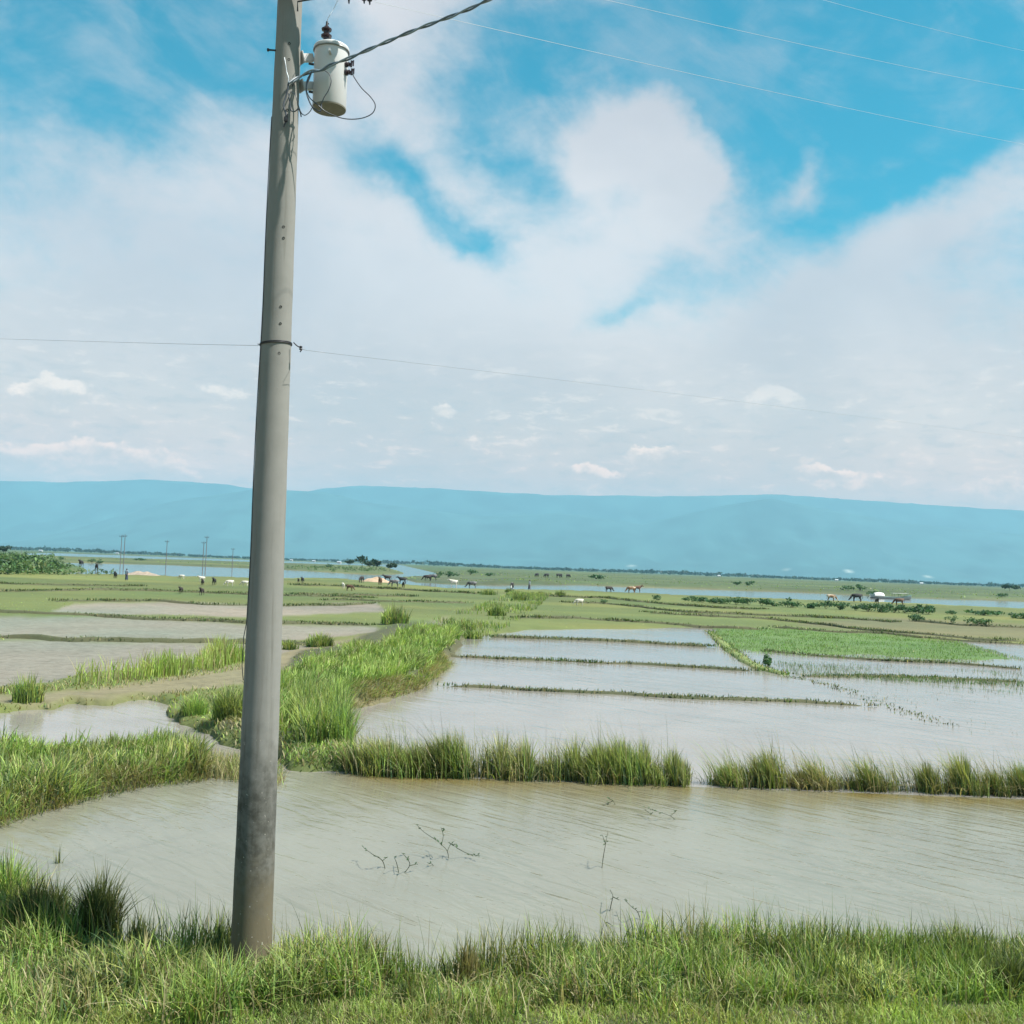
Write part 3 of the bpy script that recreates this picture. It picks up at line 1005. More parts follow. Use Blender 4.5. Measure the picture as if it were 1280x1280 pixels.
t.add(P, 0.30, 0.010, 0.9, 0.3, straw=0.62, seg=3, az=-0.6, az_j=0.8)
t.build('fallen_straw', 'flattened straw along the water side of the levee')
t = Turf()
q = in_poly([(355, 942), (448, 950), (450, 968), (400, 966), (352, 958)], 2600)
P, h = on_ground(q[:, 0], q[:, 1])
t.add(P, 0.09, 0.008, 0.7, 0.3, straw=0.03, seg=2, greens=GREENS[[0, 1, 1, 2]])
t.build('water_weed', 'low bright weed mat at the pond corner below the levee')
# levee beyond: patchy grass tufts to the cattle
t = Turf()
q = in_poly([(540, 778), (590, 764), (640, 742), (690, 744), (672, 762), (640, 786), (600, 798), (570, 800)], 11000)
q = clumpy(q, 0.30, 0.35, 0.75)
P, h = on_ground(q[:, 0], q[:, 1])
t.add(P, 0.28 + 0.35 * vnoise(q[:, 0] * 0.3 + 4, q[:, 1] * 0.2), 0.02, 0.35, 0.2, straw=0.15, seg=2)
t.build('levee_tufts', 'patchy grass tufts running along the levee to the cattle')

# --- weeds beside the mud fields at left
t = Turf()
q = in_poly([(92, 866), (96, 845), (150, 842), (230, 834), (300, 820), (306, 832), (250, 848), (180, 856)], 5200)
q = clumpy(q, 0.75, 0.30, 0.75, 3)
P, h = on_ground(q[:, 0], q[:, 1])
t.add(P, 0.35 + 0.75 * vnoise(q[:, 0] * 0.9, q[:, 1] * 0.9), 0.014, 0.25, 0.2, straw=0.18, seg=3, greens=GREENS[[1, 2, 2, 4]] * 1.1)
q = in_poly([(110, 862), (200, 852), (300, 834), (300, 842), (200, 860), (120, 870)], 500)
P, h = on_ground(q[:, 0], q[:, 1])
t.add(P, 0.16, 0.012, 0.5, 0.2, straw=0.35, seg=2)
t.build('weed_strip', 'row of tall yellow green weeds beside the mud field')

# --- short grass over the green fields, with depth to their surface
t = Turf()
for n, y0, y1 in ((9000, 30, 60), (9000, 60, 110), (6000, 110, 200)):
    y = 1 / rng.uniform(1 / y1, 1 / y0, n)
    x = rng.uniform(-0.66, 0.66, n) * y
    hg, cg, wg = ground_at(x, y)
    ok = (hg > 0.09) & (cg[:, 1] < 0.23) & (cg[:, 1] > cg[:, 0] * 0.97) & (vnoise(x * 0.11, y * 0.09) > rng.random(n) * 0.75)
    P = np.stack([x, y, hg - 0.02], -1)[ok]
    t.add(P, 0.05 + 0.03 * rng.random(len(P)), 0.02 + P[:, 1] * 0.0003, 0.9, 0.3, straw=0.10, seg=1, greens=GREENS[[2, 2, 4]])
t.build('field_grass', 'short grazed grass over the green fields')

# --- low verge grass over every green strip close by
t = Turf()
n = 95000
y = 1 / rng.uniform(1 / 46, 1 / 14, n)
x = rng.uniform(-0.6, 0.25, n) * y
hg, cg, wg = ground_at(x, y)
ok = (hg > 0.0) & (cg[:, 1] > cg[:, 0] * 1.02) & (vnoise(x * 0.9, y * 0.9) > rng.random(n) * 0.7)
P = np.stack([x, y, hg - 0.02], -1)[ok]
t.add(P, 0.05 + 0.16 * vnoise(P[:, 0] * 0.8 + 3, P[:, 1] * 0.8), 0.010 + P[:, 1] * 0.0002, 0.6, 0.3, straw=0.45, seg=2, tip=0.7, tone=1.15)
t.build('verge_grass', 'short verge grass over the levee edges and the path side')

# --- rice seedlings
t = Turf()
q = clumpy(in_poly([(885, 787), (980, 788), (1090, 793), (1200, 802), (1285, 825), (1180, 829), (1050, 823), (960, 818), (912, 813)], 14000), 0.35, 0.05, 0.55)
P, h = on_ground(q[:, 0], q[:, 1], 0.0)
t.add(P, 0.16, 0.018, 0.45, 0.15, straw=0.02, seg=1, greens=np.array([(0.12, 0.235, 0.06), (0.15, 0.265, 0.07), (0.11, 0.205, 0.055)]))
q = in_poly([(960, 826), (1100, 832), (1400, 846), (1400, 880), (1200, 862), (1060, 850), (990, 844)], 5200)
q = clumpy(q, 0.22, 0.2, 0.85)
P, h = on_ground(q[:, 0], q[:, 1], 0.0)
t.add(P, 0.15, 0.012, 0.3, 0.15, straw=0.02, seg=1, greens=np.array([(0.065, 0.14, 0.05), (0.085, 0.16, 0.055)]))
q = in_poly([(1000, 842), (1110, 846), (1400, 856), (1400, 864), (1110, 851)], 1800)
P, h = on_ground(q[:, 0], q[:, 1], 0.0)
t.add(P, 0.18, 0.014, 0.3, 0.15, straw=0.02, seg=1, greens=np.array([(0.065, 0.14, 0.05), (0.085, 0.16, 0.055)]))
q = in_poly([(1040, 858), (1400, 868), (1400, 930), (1200, 915)], 900)
q = clumpy(q, 0.25, 0.3, 0.8, 9)
P, h = on_ground(q[:, 0], q[:, 1], 0.0)
t.add(P, 0.10, 0.009, 0.4, 0.15, straw=0.05, seg=1, greens=np.array([(0.08, 0.13, 0.06), (0.09, 0.12, 0.07)]))
t.build('rice_seedlings', 'bright green rice seedlings in the flooded field')

# --- tufts along the bunds
t = Turf()
for L, wd, ht, kind in bund_lines:
    if ht < 0.04:
        n = 900
    else:
        n = int(np.linalg.norm(np.diff(L, axis=0), axis=1).sum() * (110 if L[0, 1] < 60 else 60))
    i = rng.integers(0, len(L) - 1, n)
    f = rng.random(n)[:, None]
    q = L[i] * (1 - f) + L[i + 1] * f
    keep = vnoise(q[:, 0] * 0.35 + 2, q[:, 1] * 0.2) > rng.random(n) * 0.9
    q = q[keep] + rng.normal(0, wd * 0.35, (keep.sum(), 2))
    dist = np.median(q[:, 1])
    P, h = on_ground(q[:, 0], q[:, 1], 0.0)
    P[:, 2] += ht * 0.5
    t.add(P, np.array(0.10 if ht > 0.04 else 0.05) + dist * 0.0014 * (0.4 + vnoise(P[:, 0] * 0.5, P[:, 1] * 0.3)), 0.010 + dist * 0.00026, 0.55, 0.25, straw=0.12 if kind == 0 else 0.3, seg=2, tone=0.50 if kind == 0 else 0.85, greens=GREENS[[0, 0, 3, 1]])
t.build('bund_grass', 'dark grass tufts along the field bunds')

# ------------------------------------------------------------------ reeds standing between pond and paddies
def reed_clump(label, px, wpx, n, hgt, az, straw, tone, lean=0.3, py=None, base_shade=True, w=0.0075, name='reed_clump'):
    n = int(n * 1.25)
    x0, x1 = px - wpx / 2, px + wpx / 2
    py = py if py is not None else 965 + (px - 440) * 0.033
    a = G(px, py)
    half = (G(x1, py) - G(x0, py)).length / 2
    tf = Turf()
    tt = np.clip(rng.normal(0, 0.52, n), -1.2, 1.2)
    q = np.stack([a.x + tt * half, a.y + rng.normal(0, 0.16, n)], -1)
    P = np.stack([q[:, 0], q[:, 1], np.full(n, -0.03)], -1)
    env = 0.30 + 0.80 * vnoise(q[:, 0] * 4.5 + px, q[:, 1] * 0.5)
    hgt = hgt * 1.30
    env = env * (1.05 - 0.30 * np.minimum(np.abs(tt), 1) ** 2)
    tf.add(P, hgt * env, w, lean, 0.25, az=az, az_j=0.9, straw=straw, tone=tone, seg=3, tip=0.6)
    if base_shade:
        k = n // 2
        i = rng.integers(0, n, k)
        tf.add(P[i] + rng.normal(0, 0.03, (k, 3)) * (1, 1, 0), hgt * 0.42, w * 1.1, 0.7, 0.3, straw=straw * 0.8, tone=tone * 0.30, seg=3)  # low blades darkened: painted shade at the foot of the clump
    k = max(4, n // 22)
    i = rng.integers(0, n, k)
    tf.add(P[i], hgt * 1.20, w * 0.5, 0.45, 0.25, az=PI, az_j=0.6, straw=0.3, tone=0.5, seg=4)
    o = tf.build(name, label, 'thing', org=(a.x, a.y, 0.0))
    tag(o, None, 'reeds' if name == 'reed_clump' else 'grass tussock', 'reed clumps standing in a row across the water' if name == 'reed_clump' else None)
    return o


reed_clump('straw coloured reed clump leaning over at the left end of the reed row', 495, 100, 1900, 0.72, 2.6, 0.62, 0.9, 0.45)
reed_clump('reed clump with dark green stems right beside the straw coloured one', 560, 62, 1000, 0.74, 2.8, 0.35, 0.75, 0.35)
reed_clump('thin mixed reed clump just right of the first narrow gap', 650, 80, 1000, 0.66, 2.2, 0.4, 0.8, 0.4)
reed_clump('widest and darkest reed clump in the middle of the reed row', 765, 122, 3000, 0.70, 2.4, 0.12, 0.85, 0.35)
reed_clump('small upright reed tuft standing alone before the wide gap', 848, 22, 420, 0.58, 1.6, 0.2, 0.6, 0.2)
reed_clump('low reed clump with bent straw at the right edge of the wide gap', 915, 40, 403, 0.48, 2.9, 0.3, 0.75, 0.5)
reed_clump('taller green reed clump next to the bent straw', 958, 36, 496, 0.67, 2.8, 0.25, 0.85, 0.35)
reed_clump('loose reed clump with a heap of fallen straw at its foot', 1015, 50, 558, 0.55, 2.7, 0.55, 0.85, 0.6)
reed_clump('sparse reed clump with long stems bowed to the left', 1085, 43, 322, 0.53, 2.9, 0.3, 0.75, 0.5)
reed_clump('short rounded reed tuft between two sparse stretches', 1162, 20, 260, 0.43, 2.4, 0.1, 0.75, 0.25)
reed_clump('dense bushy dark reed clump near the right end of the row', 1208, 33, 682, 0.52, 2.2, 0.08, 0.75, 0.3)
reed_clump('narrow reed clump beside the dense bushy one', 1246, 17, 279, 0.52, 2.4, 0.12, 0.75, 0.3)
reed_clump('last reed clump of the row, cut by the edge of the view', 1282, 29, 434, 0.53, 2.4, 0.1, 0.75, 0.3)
t = Turf()
n = 3000
px = np.concatenate([rng.uniform(436, 850, n // 3), rng.uniform(885, 1330, n - n // 3)])
q = np.array([(lambda g: (g.x, g.y))(G(a, 965 + (a - 440) * 0.033)) for a in px]) + rng.normal(0, 0.12, (n, 2))
P = np.stack([q[:, 0], q[:, 1], np.full(n, -0.03)], -1)
right = (px > 880)
t.add(P[~right], 0.42 + 0.5 * rng.random((~right).sum()) ** 2, 0.0042, 0.25, 0.15, az=2.6, az_j=1.2, straw=0.35, tone=0.5, seg=4)
t.add(P[right], 0.45 + 0.55 * rng.random(right.sum()) ** 2, 0.0040, 0.5, 0.15, az=PI, az_j=0.45, straw=0.4, tone=0.62, seg=4)
q2 = P[rng.integers(0, n, 900)] + rng.normal(0, 0.1, (900, 3)) * (1, 1, 0)
t.add(q2, 0.30, 0.006, 0.75, 0.3, straw=0.5, tone=0.6, seg=3)
# fallen stems lying on the water in front
q3 = P[rng.integers(0, n, 120)] + np.array((0, -0.2, 0.05))
t.add(q3, 0.42, 0.007, 1.25, 0.05, az=-1.2, az_j=0.9, straw=1.0, seg=4)
t.build('reed_stems', 'thin reed stems and fallen straw along the reed row')


# --- separate tussocks
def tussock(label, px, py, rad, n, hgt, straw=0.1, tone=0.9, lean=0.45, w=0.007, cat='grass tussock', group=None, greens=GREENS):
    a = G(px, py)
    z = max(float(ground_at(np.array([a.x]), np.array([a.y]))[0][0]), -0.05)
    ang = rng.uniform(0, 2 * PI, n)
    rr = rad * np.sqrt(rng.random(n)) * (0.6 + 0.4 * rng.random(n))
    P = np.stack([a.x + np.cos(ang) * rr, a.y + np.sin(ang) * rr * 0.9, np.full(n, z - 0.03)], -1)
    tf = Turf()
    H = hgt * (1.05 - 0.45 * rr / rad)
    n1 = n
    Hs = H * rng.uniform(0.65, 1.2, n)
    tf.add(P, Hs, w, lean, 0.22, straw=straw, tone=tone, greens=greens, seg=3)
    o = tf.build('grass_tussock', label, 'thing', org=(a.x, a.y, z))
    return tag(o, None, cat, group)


tussock('round green tussock on the path edge left of the levee', 242, 902, 0.34, 900, 0.48, 0.08, 0.95)
tussock('tall bright tussock rising just left of the pole', 286, 915, 0.42, 1500, 0.72, 0.06, 1.0)
tussock('dark shaded tussock standing in the water left of the pole foot', 122, 1184, 0.21, 1100, 0.60, 0.02, 0.26, 0.3, 0.006)  # low tone: the pole's shadow is painted into these blades
tussock('dark rushes at the water edge left of the dark shaded tussock', 50, 1176, 0.30, 1000, 0.52, 0.05, 0.30, 0.35, 0.0055)  # blades darkened here too, as painted pole shadow
tussock('small rush tuft between the dark shaded tussock and the pole', 172, 1192, 0.13, 320, 0.36, 0.05, 0.6, 0.25, 0.005)
tussock('tall grass bunch at the left edge of the near bank', 4, 1160, 0.30, 1500, 0.62, 0.14, 1.0, 0.4, 0.006)
tussock('small sprig of grass rising from the pond near its left shore', 72, 1079, 0.05, 26, 0.34, 0.1, 0.5, 0.25, 0.005)
tussock('dry straw bunch in the green grass of the near bank', 585, 1246, 0.10, 260, 0.42, 0.95, 0.9, 0.25, 0.005)
tussock('dark low tuft at the bottom left of the dry straw bunch', 505, 1272, 0.10, 300, 0.17, 0.0, 0.5, 0.5, 0.006)
tussock('grass bunch darkened as shadow in the lower right corner of the near bank', 1268, 1262, 0.22, 1000, 0.40, 0.02, 0.26, 0.4, 0.006)  # added bunch whose dark tone paints a shadow lying on the bank
tussock('pair of grass tufts standing in the mud at the far left', 34, 884, 0.42, 600, 0.70, 0.15, 1.05, 0.25, 0.011)
tussock('broad green tuft on the path right of the pole', 400, 812, 0.65, 700, 0.62, 0.05, 0.8, 0.4, 0.016)
tussock('low tuft close to the pole on the mud field', 362, 814, 0.4, 300, 0.5, 0.1, 0.8, 0.4, 0.016)
tussock('yellow green tuft on the path in front of the fields', 494, 784, 1.0, 700, 1.1, 0.12, 1.0, 0.35, 0.022)
for k, (px, py, r, hh_, lb) in enumerate([
        (588, 798, 0.7, 0.62, 'first tuft beyond the tall levee grass'), (620, 772, 0.8, 0.8, 'bushy tuft halfway along the far levee'),
        (650, 752, 1.2, 1.0, 'tuft on the far levee below the walking person'), (610, 745, 1.3, 0.9, 'leafy tuft left of the far levee below the black cow'),
        (700, 746, 0.9, 0.9, 'dark tuft on the bund right of the walking person'), (676, 746, 0.6, 0.7, 'little tuft left of the dark tuft on the bund'),
        (636, 742, 0.7, 0.7, 'little tuft under the black and white cow'), (583, 790, 0.6, 0.5, 'low tuft at the far end of the tall levee grass')]):
    tussock(lb, px, py, r, 260, hh_, 0.05, 0.7, 0.4, 0.03, 'grass tussock', 'tufts along the far levee')


# ------------------------------------------------------------------ bushes and trees
def leaf_cloud(n, rad, ctr, leaf, base, spread=0.35, squash=0.8, lumps=6, seed=None):
    """n small leaf clumps filling a lumpy crown"""
    r_ = np.random.default_rng(seed if seed is not None else rng.integers(1 << 30))
    L = r_.normal(0, 0.42, (lumps, 3)) * np.array((1, 1, 0.7))
    L = L / np.maximum(1, np.linalg.norm(L, axis=1)[:, None])
    lr = r_.uniform(0.35, 0.62, lumps)
    i = r_.integers(0, lumps, n)
    d = r_.normal(size=(n, 3))
    d /= np.linalg.norm(d, axis=1)[:, None]
    p = L[i] + d * (lr[i] * r_.random(n) ** 0.4)[:, None]
    p = p * np.array((rad, rad, rad * squash)) + np.array(ctr)
    a = r_.normal(size=(n, 3))
    a /= np.linalg.norm(a, axis=1)[:, None]
    b_ = np.cross(a, r_.normal(size=(n, 3)))
    b_ /= np.linalg.norm(b_, axis=1)[:, None] + 1e-9
    s = leaf * r_.uniform(0.6, 1.4, n)[:, None]
    V = np.stack([p - a * s, p + b_ * s * 0.45, p + a * s, p - b_ * s * 0.45], 1).reshape(-1, 3)
    T = (np.arange(n)[:, None, None] * 4 + np.array([(0, 1, 2), (0, 2, 3)])[None]).reshape(-1, 3)
    c = np.array(base) * r_.uniform(0.6, 1.4, (n, 1)) * (1 + r_.normal(0, 0.08, (n, 3)))
    return V, T, np.repeat(np.clip(c, 0.005, 1), 4, 0)


def ground_z(a):
    return max(float(ground_at(np.array([a.x]), np.array([a.y]))[0][0]), 0.0)


def tree(label, px, py, hgt, cw, n=260, base=(0.035, 0.075, 0.03), trunk=0.45, group=None, name='tree', cat='tree', leaf=None):
    a = G(px, py)
    a.z = ground_z(a)
    r = empty(name, a)
    tag(r, label, cat, group)
    mb = MB()
    th = hgt * trunk
    tr = max(0.05, hgt * 0.022)
    mb.tube([(0, 0, -0.2), (0.03 * hgt, 0, th * 0.5), (0.0, 0.02 * hgt, th), (0.02 * hgt, 0, hgt * 0.75)], [tr * 1.4, tr, tr * 0.8, tr * 0.3], 7)
    for k in range(3):
        an = k * 2.1 + px
        mb.tube([(0, 0.01 * hgt, th * 0.8), (math.cos(an) * cw * 0.3, math.sin(an) * cw * 0.3, th + hgt * 0.22)], [tr * 0.55, tr * 0.2], 5)
    mb.build('trunk', M_BARK, r)
    V, T, C = leaf_cloud(n, cw * 0.62, (0, 0, hgt * 0.66), leaf or cw * 0.13, base, squash=min(1.4, hgt * 0.55 / cw), lumps=7)
    link('crown', mesh_np('crown', V, T, C), M_LEAF, r)
    return r


def shrub(label, px, py, hgt, wd, n=150, base=(0.04, 0.085, 0.035), group=None, leaf=None):
    n = n * 2
    hgt, wd = hgt * 0.68, wd * 0.9
    base = tuple(1.6 * v for v in base)
    a = G(px, py)
    a.z = ground_z(a)
    r = empty('shrub', a)
    tag(r, label, 'shrub', group)
    mb = MB()
    for k in range(3):
        an = k * 2.2 + px * 0.3
        mb.tube([(0, 0, -0.1), (math.cos(an) * wd * 0.2, math.sin(an) * wd * 0.2, hgt * 0.55)], [hgt * 0.03, hgt * 0.012], 5)
    mb.build('stem', M_BARK, r)
    V, T, C = leaf_cloud(n, wd * 0.6, (0, 0, hgt * 0.52), leaf or wd * 0.075, base, squash=min(1.6, 0.9 * hgt / wd), lumps=9)
    V[:, 2] = np.maximum(V[:, 2], 0.0)
    link('crown', mesh_np('crown', V, T, C), M_LEAF, r)
    return r


shrub('lone small bush on the bund corner in the flooded field', 960, 833, 0.72, 0.42, 420, (0.045, 0.10, 0.04), None, 0.05)
# left clump on the far bank
for k, (px, py, h_, w_) in enumerate([(452, 713, 6.4, 5.2), (436, 712, 3.6, 4.0), (470, 714, 4.6, 4.4), (487, 716, 3.2, 3.8), (462, 714, 4.0, 3.6)]):
    tree(['tallest dark tree of the clump on the far bank right of the pole', 'low tree at the left end of the far bank clump', 'spreading tree right of the tallest dark one on the far bank',
          'last low tree at the right end of the far bank clump', 'small tree tucked under the tallest dark one'][k], px, py, h_, w_, 240, (0.028, 0.06, 0.032), 0.4, 'dark trees on the far bank')
tree('dark tree at the far left edge of the view', 6, 696, 4.6, 4.6, 260, (0.025, 0.055, 0.03), 0.4)
tree('broad dark tree on the right edge of the far bank', 1262, 741, 4.0, 7.0, 260, (0.03, 0.07, 0.035), 0.3)
SHR = 'bushes along the far river banks'
for px, py, h_, w_, lb in [
        (410, 712, 2.2, 3.6, 'bush just right of the pole on the far bank'), (548, 724, 2.6, 2.4, 'dark bush leaning over the river mouth'), (562, 724, 2.6, 4.2, 'wide bush behind the dark leaning bush'),
        (588, 722, 2.6, 3.4, 'bush on the far bank above the white cow'), (612, 724, 1.8, 3.0, 'low bush on the far bank above the grey cow'),
        (745, 727, 2.4, 6.0, 'broad faint bush on the green far bank'), (920, 735, 1.8, 3.0, 'low dark bush left of a rounder one on the right far bank'), (936, 735.5, 2.4, 3.4, 'rounder dark bush on the right far bank'),
        (1060, 742, 2.4, 3.6, 'dark bush at the river edge left of the boat'), (1075, 742.5, 2.6, 3.4, 'taller dark bush between the boat and the riverside bush'), (1092, 745, 1.6, 3.0, 'low bush right behind the boat cabin'),
        (1252, 750, 2.0, 3.0, 'dark bush low on the right river edge'), (115, 704, 2.2, 2.2, 'dark bush on the strip above the two dark buffaloes'), (124, 704.5, 2.4, 2.6, 'pale leafy bush right of a dark one on the strip'),
        (175, 703, 1.6, 4.4, 'broad green bush between the far power poles'), (77, 702, 1.6, 2.0, 'small bush on the left strip by the far water')]:
    shrub(lb, px, py, h_, w_, 130, (0.038, 0.085, 0.04), SHR)
row = [(865, 754, 1.3, 1.9), (878, 755, 1.2, 2.0), (893, 756, 1.1, 2.0), (906, 756.5, 1.3, 1.9), (920, 757.5, 1.5, 2.0), (936, 758, 1.3, 2.2), (952, 759, 1.4, 1.9), (967, 759.5, 1.4, 2.0), (990, 761, 1.5, 2.4), (1016, 762, 1.3, 2.4),
       (1032, 763, 1.6, 2.2), (1050, 764, 1.6, 2.0), (1070, 765, 1.5, 2.0), (1085, 766, 1.6, 1.8), (1102, 767, 1.7, 2.8), (1118, 767.5, 1.6, 2.0), (1131, 768, 1.4, 1.8), (1147, 769, 1.7, 2.8), (1160, 769.5, 1.4, 2.2)]
ROWL = {0: 'leftmost bush of the hedge row along the right hand field', 10: 'bush of the hedge row just below the tan cow', 12: 'bush of the hedge row just below the black buffalo at the river',
        14: 'wide bush of the hedge row just below the boat cabin', 17: 'widest bush near the right end of the hedge row', 18: 'rightmost bush of the hedge row along the right hand field'}
for k, (px, py, h_, w_) in enumerate(row):
    shrub(ROWL.get(k, 'dark round bush in the hedge row along the right hand field'), px, py, h_, w_, 150, (0.035, 0.08, 0.038), 'bushes in the row along the right hand field')
for px, py, h_, w_, lb in [(822, 752, 1.2, 1.4, 'dark tuft of shrub left of the hedge row'), (1190, 770, 0.9, 1.4, 'small shrub just past the right end of the hedge row'), (1230, 771, 1.0, 3.4, 'low spreading shrub near the right end of the fields'),
                           (1275, 775, 1.2, 2.4, 'shrub on the right edge of the fields'), (755, 757, 1.0, 0.9, 'small shrub on the bund left of the resting goat'), (1145, 779, 1.2, 2.0, 'low shrub on the straw coloured field'),
                           (1190, 783, 1.2, 1.0, 'upright shrub on the bund of the straw coloured field'), (1222, 785, 1.3, 1.8, 'rounded shrub on the bund of the straw coloured field')]:
    shrub(lb, px, py, h_, w_, 130, (0.04, 0.085, 0.038), 'shrubs on the right hand bunds')

# scrub covering the left bank
t = Turf()
n = 1500
px = np.concatenate([rng.triangular(-160, -60, 100, n), rng.uniform(-160, 150, 700), rng.uniform(355, 480, 360)])
py = np.concatenate([rng.uniform(696, 719, n) + 0.03 * (px[:n] - 40), rng.uniform(714, 720, 700), rng.uniform(711, 717, 360)])
for a_, b_ in zip(px, py):
    g = G(a_, b_)
    z = ground_z(g)
    if z < 0.12:
        continue
    s = random.uniform(0.5, 1.3) * (1.7 if a_ < 70 else 0.9)
    V, T, C = leaf_cloud(22, s * 0.8, (g.x, g.y, z + s * 0.45), s * 0.17, random.choice([(0.08, 0.15, 0.06), (0.11, 0.19, 0.07), (0.14, 0.21, 0.08), (0.05, 0.10, 0.045)]), lumps=3)
    t.raw(V, T, C)
t.build('bank_scrub', 'rank scrub and weeds covering the far left bank')
# rough grass on the banks beyond the river
t = Turf()
n = 9000
y = 1 / rng.uniform(1 / 900, 1 / 240, n)
x = rng.uniform(-0.7, 0.7, n) * y
hg = ground_at(x, y)[0]
ok = (hg > 0.25) & (vnoise(x * 0.03, y * 0.02) > rng.random(n) * 0.8)
P = np.stack([x, y, hg - 0.05], -1)[ok]
t.add(P, 0.40, 0.12 + P[:, 1] * 0.0003, 0.8, 0.2, straw=0.08, seg=1, tone=0.85, greens=GREENS[[0, 1, 1, 2]])
t.build('rough_grass', 'rough grass on the banks beyond the river')

# far wood on the plain
t = Turf()
n = 2000
ux = rng.uniform(-1.0, 1.0, n)
Y = rng.uniform(2300, 3300, n)
dens = vnoise(ux * 14 + 5, np.zeros(n))
for u, yy, dn in zip(ux, Y, dens):
    hgt = random.uniform(6, 11) * (0.55 + 0.9 * dn)
    w_ = random.uniform(9, 22)
    V, T, C = leaf_cloud(26, w_ * 0.6, (u * yy, yy, hgt * 0.5), 3.2, random.choice([(0.02, 0.05, 0.045), (0.025, 0.06, 0.05), (0.03, 0.065, 0.045)]), squash=hgt * 0.55 / w_, lumps=4)
    V[:, 2] = np.maximum(V[:, 2], 0.0)
    t.raw(V, T, C)
t.build('far_wood', 'long belt of blue green trees at the foot of the hills')


# ------------------------------------------------------------------ the concrete pole
def pole_mat():
    m, nb, out = new_mat('spun_concrete')
    tcn = nb.n('ShaderNodeTexCoord')
    ob = tcn.outputs['Object']
    sp = nb.n('ShaderNodeSeparateXYZ')
    nb.lk(ob, sp.inputs[0])
    z = sp.outputs[2]
    fine = nb.noise(ob, 60, 6, 0.65)
    mid = nb.noise(ob, 6, 5, 0.6)
    mp = nb.n('ShaderNodeMapping')
    mp.inputs['Scale'].default_value = (14, 14, 0.7)
    nb.lk(ob, mp.inputs['Vector'])
    streak = nb.noise(mp.outputs[0], 1.0, 5, 0.6)
    c = nb.mix(mid, (0.188, 0.186, 0.170), (0.250, 0.246, 0.227))
    c = nb.mix(nb.smooth(streak, 0.52, 0.8), c, (0.14, 0.136, 0.115))
    c = nb.mix(nb.m('MULTIPLY', nb.smooth(fine, 0.60, 0.75), 0.35), c, (0.13, 0.125, 0.105))
    # old flood stain with algae from about one to two metres, silt below it
    zz = nb.m('ADD', z, nb.m('MULTIPLY', nb.m('SUBTRACT', mid, 0.5), 0.9))
    st_ = nb.m('SUBTRACT', 1.0, nb.smooth(zz, 1.45, 2.3))
    st_ = nb.m('MULTIPLY', st_, nb.m('ADD', 0.55, nb.m('MULTIPLY', streak, 0.7)), clamp=True)
    st_ = nb.m('MULTIPLY', st_, nb.m('ADD', 0.55, nb.m('MULTIPLY', nb.smooth(nb.noise(ob, 9, 6, 0.7), 0.35, 0.65), 0.45)))
    c = nb.mix(st_, c, (0.050, 0.050, 0.040))
    silt = nb.m('SUBTRACT', 1.0, nb.smooth(zz, 0.35, 1.25))
    c = nb.mix(silt, c, nb.mix(streak, (0.099, 0.084, 0.052), (0.159, 0.133, 0.086)))
    nb_sp = nb.smooth(nb.noise(ob, 34, 2, 0.5), 0.70, 0.74)
    low = nb.m('SUBTRACT', 1.0, nb.smooth(z, 2.0, 2.8))
    c = nb.mix(nb.m('MULTIPLY', nb.m('MULTIPLY', nb_sp, low), 0.8), c, (0.36, 0.34, 0.30))
    h = nb.m('ADD', nb.m('MULTIPLY', fine, 0.6), nb.m('MULTIPLY', nb_sp, 0.5))
    principled(nb, out, c, 0.88, 0, h, 0.35, 0.006)
    return m


M_POLE = pole_mat()
M_STEEL = simple('galvanised_steel', (0.30, 0.31, 0.32), 0.45, 0.8, 0.2, 30)
M_DARKST = simple('weathered_steel', (0.05, 0.05, 0.055), 0.6, 0.5, 0.3, 30)
M_TANK = simple('tank_paint', (0.57, 0.565, 0.56), 0.42, 0.0, 0.06, 5, 0.06)
M_BASE = simple('tank_underside', (0.20, 0.19, 0.15), 0.8, 0.0, 0.4, 14)
M_PORC = simple('brown_porcelain', (0.035, 0.022, 0.026), 0.18, 0.0, 0.2, 8, 0.02)
M_CABLE = simple('black_cable', (0.05, 0.062, 0.08), 0.5, 0, 0.2, 30)
M_ALU = simple('bare_aluminium', (0.62, 0.64, 0.66), 0.4, 0.55, 0.1, 30)
M_THIN = simple('thin_wire', (0.20, 0.22, 0.24), 0.5)
M_HOLE = simple('hole_shadow', (0.006, 0.006, 0.006), 1.0)

PB = G(313, 1210, 0.12)
PB.z = float(ground_at(np.array([PB.x]), np.array([PB.y]))[0][0])
YB = PB.y
PT = AT(362.5, 0, YB)
axis = (PT - PB).normalized()
pole = empty('utility_pole', PB)
tag(pole, 'tall tapered concrete pole standing in grass at the water edge', 'utility pole')
rot = Vector((0, 0, 1)).rotation_difference(axis)
PM = Matrix.Translation(PB) @ rot.to_matrix().to_4x4()
pole.rotation_mode = 'QUATERNION'
pole.rotation_quaternion = rot
PX = 1 / F * YB                       # metres per photo pixel at the pole
LEN = (PT - PB).length
R0, R1 = 24.8 * PX, 15.4 * PX


def prad(z):
    return R0 + (R1 - R0) * z / LEN


HT = LEN * 1.16
prof = [(prad(-0.8), -0.8)] + [(prad(z) + 0.0012 * math.sin(z * 9.1), z) for z in np.linspace(0, HT, 60)] + [(prad(HT) * 0.7, HT + 0.02)]
sh_ = MB().lathe(prof, 48).build('shaft', M_POLE, pole)


def zat(py):
    """height along the pole axis seen at photo row py on its centre line"""
    best = min(np.linspace(0, HT, 1200), key=lambda z: abs(proj(*[np.array(v) for v in (PB + axis * z)])[1] - py))
    return float(best)


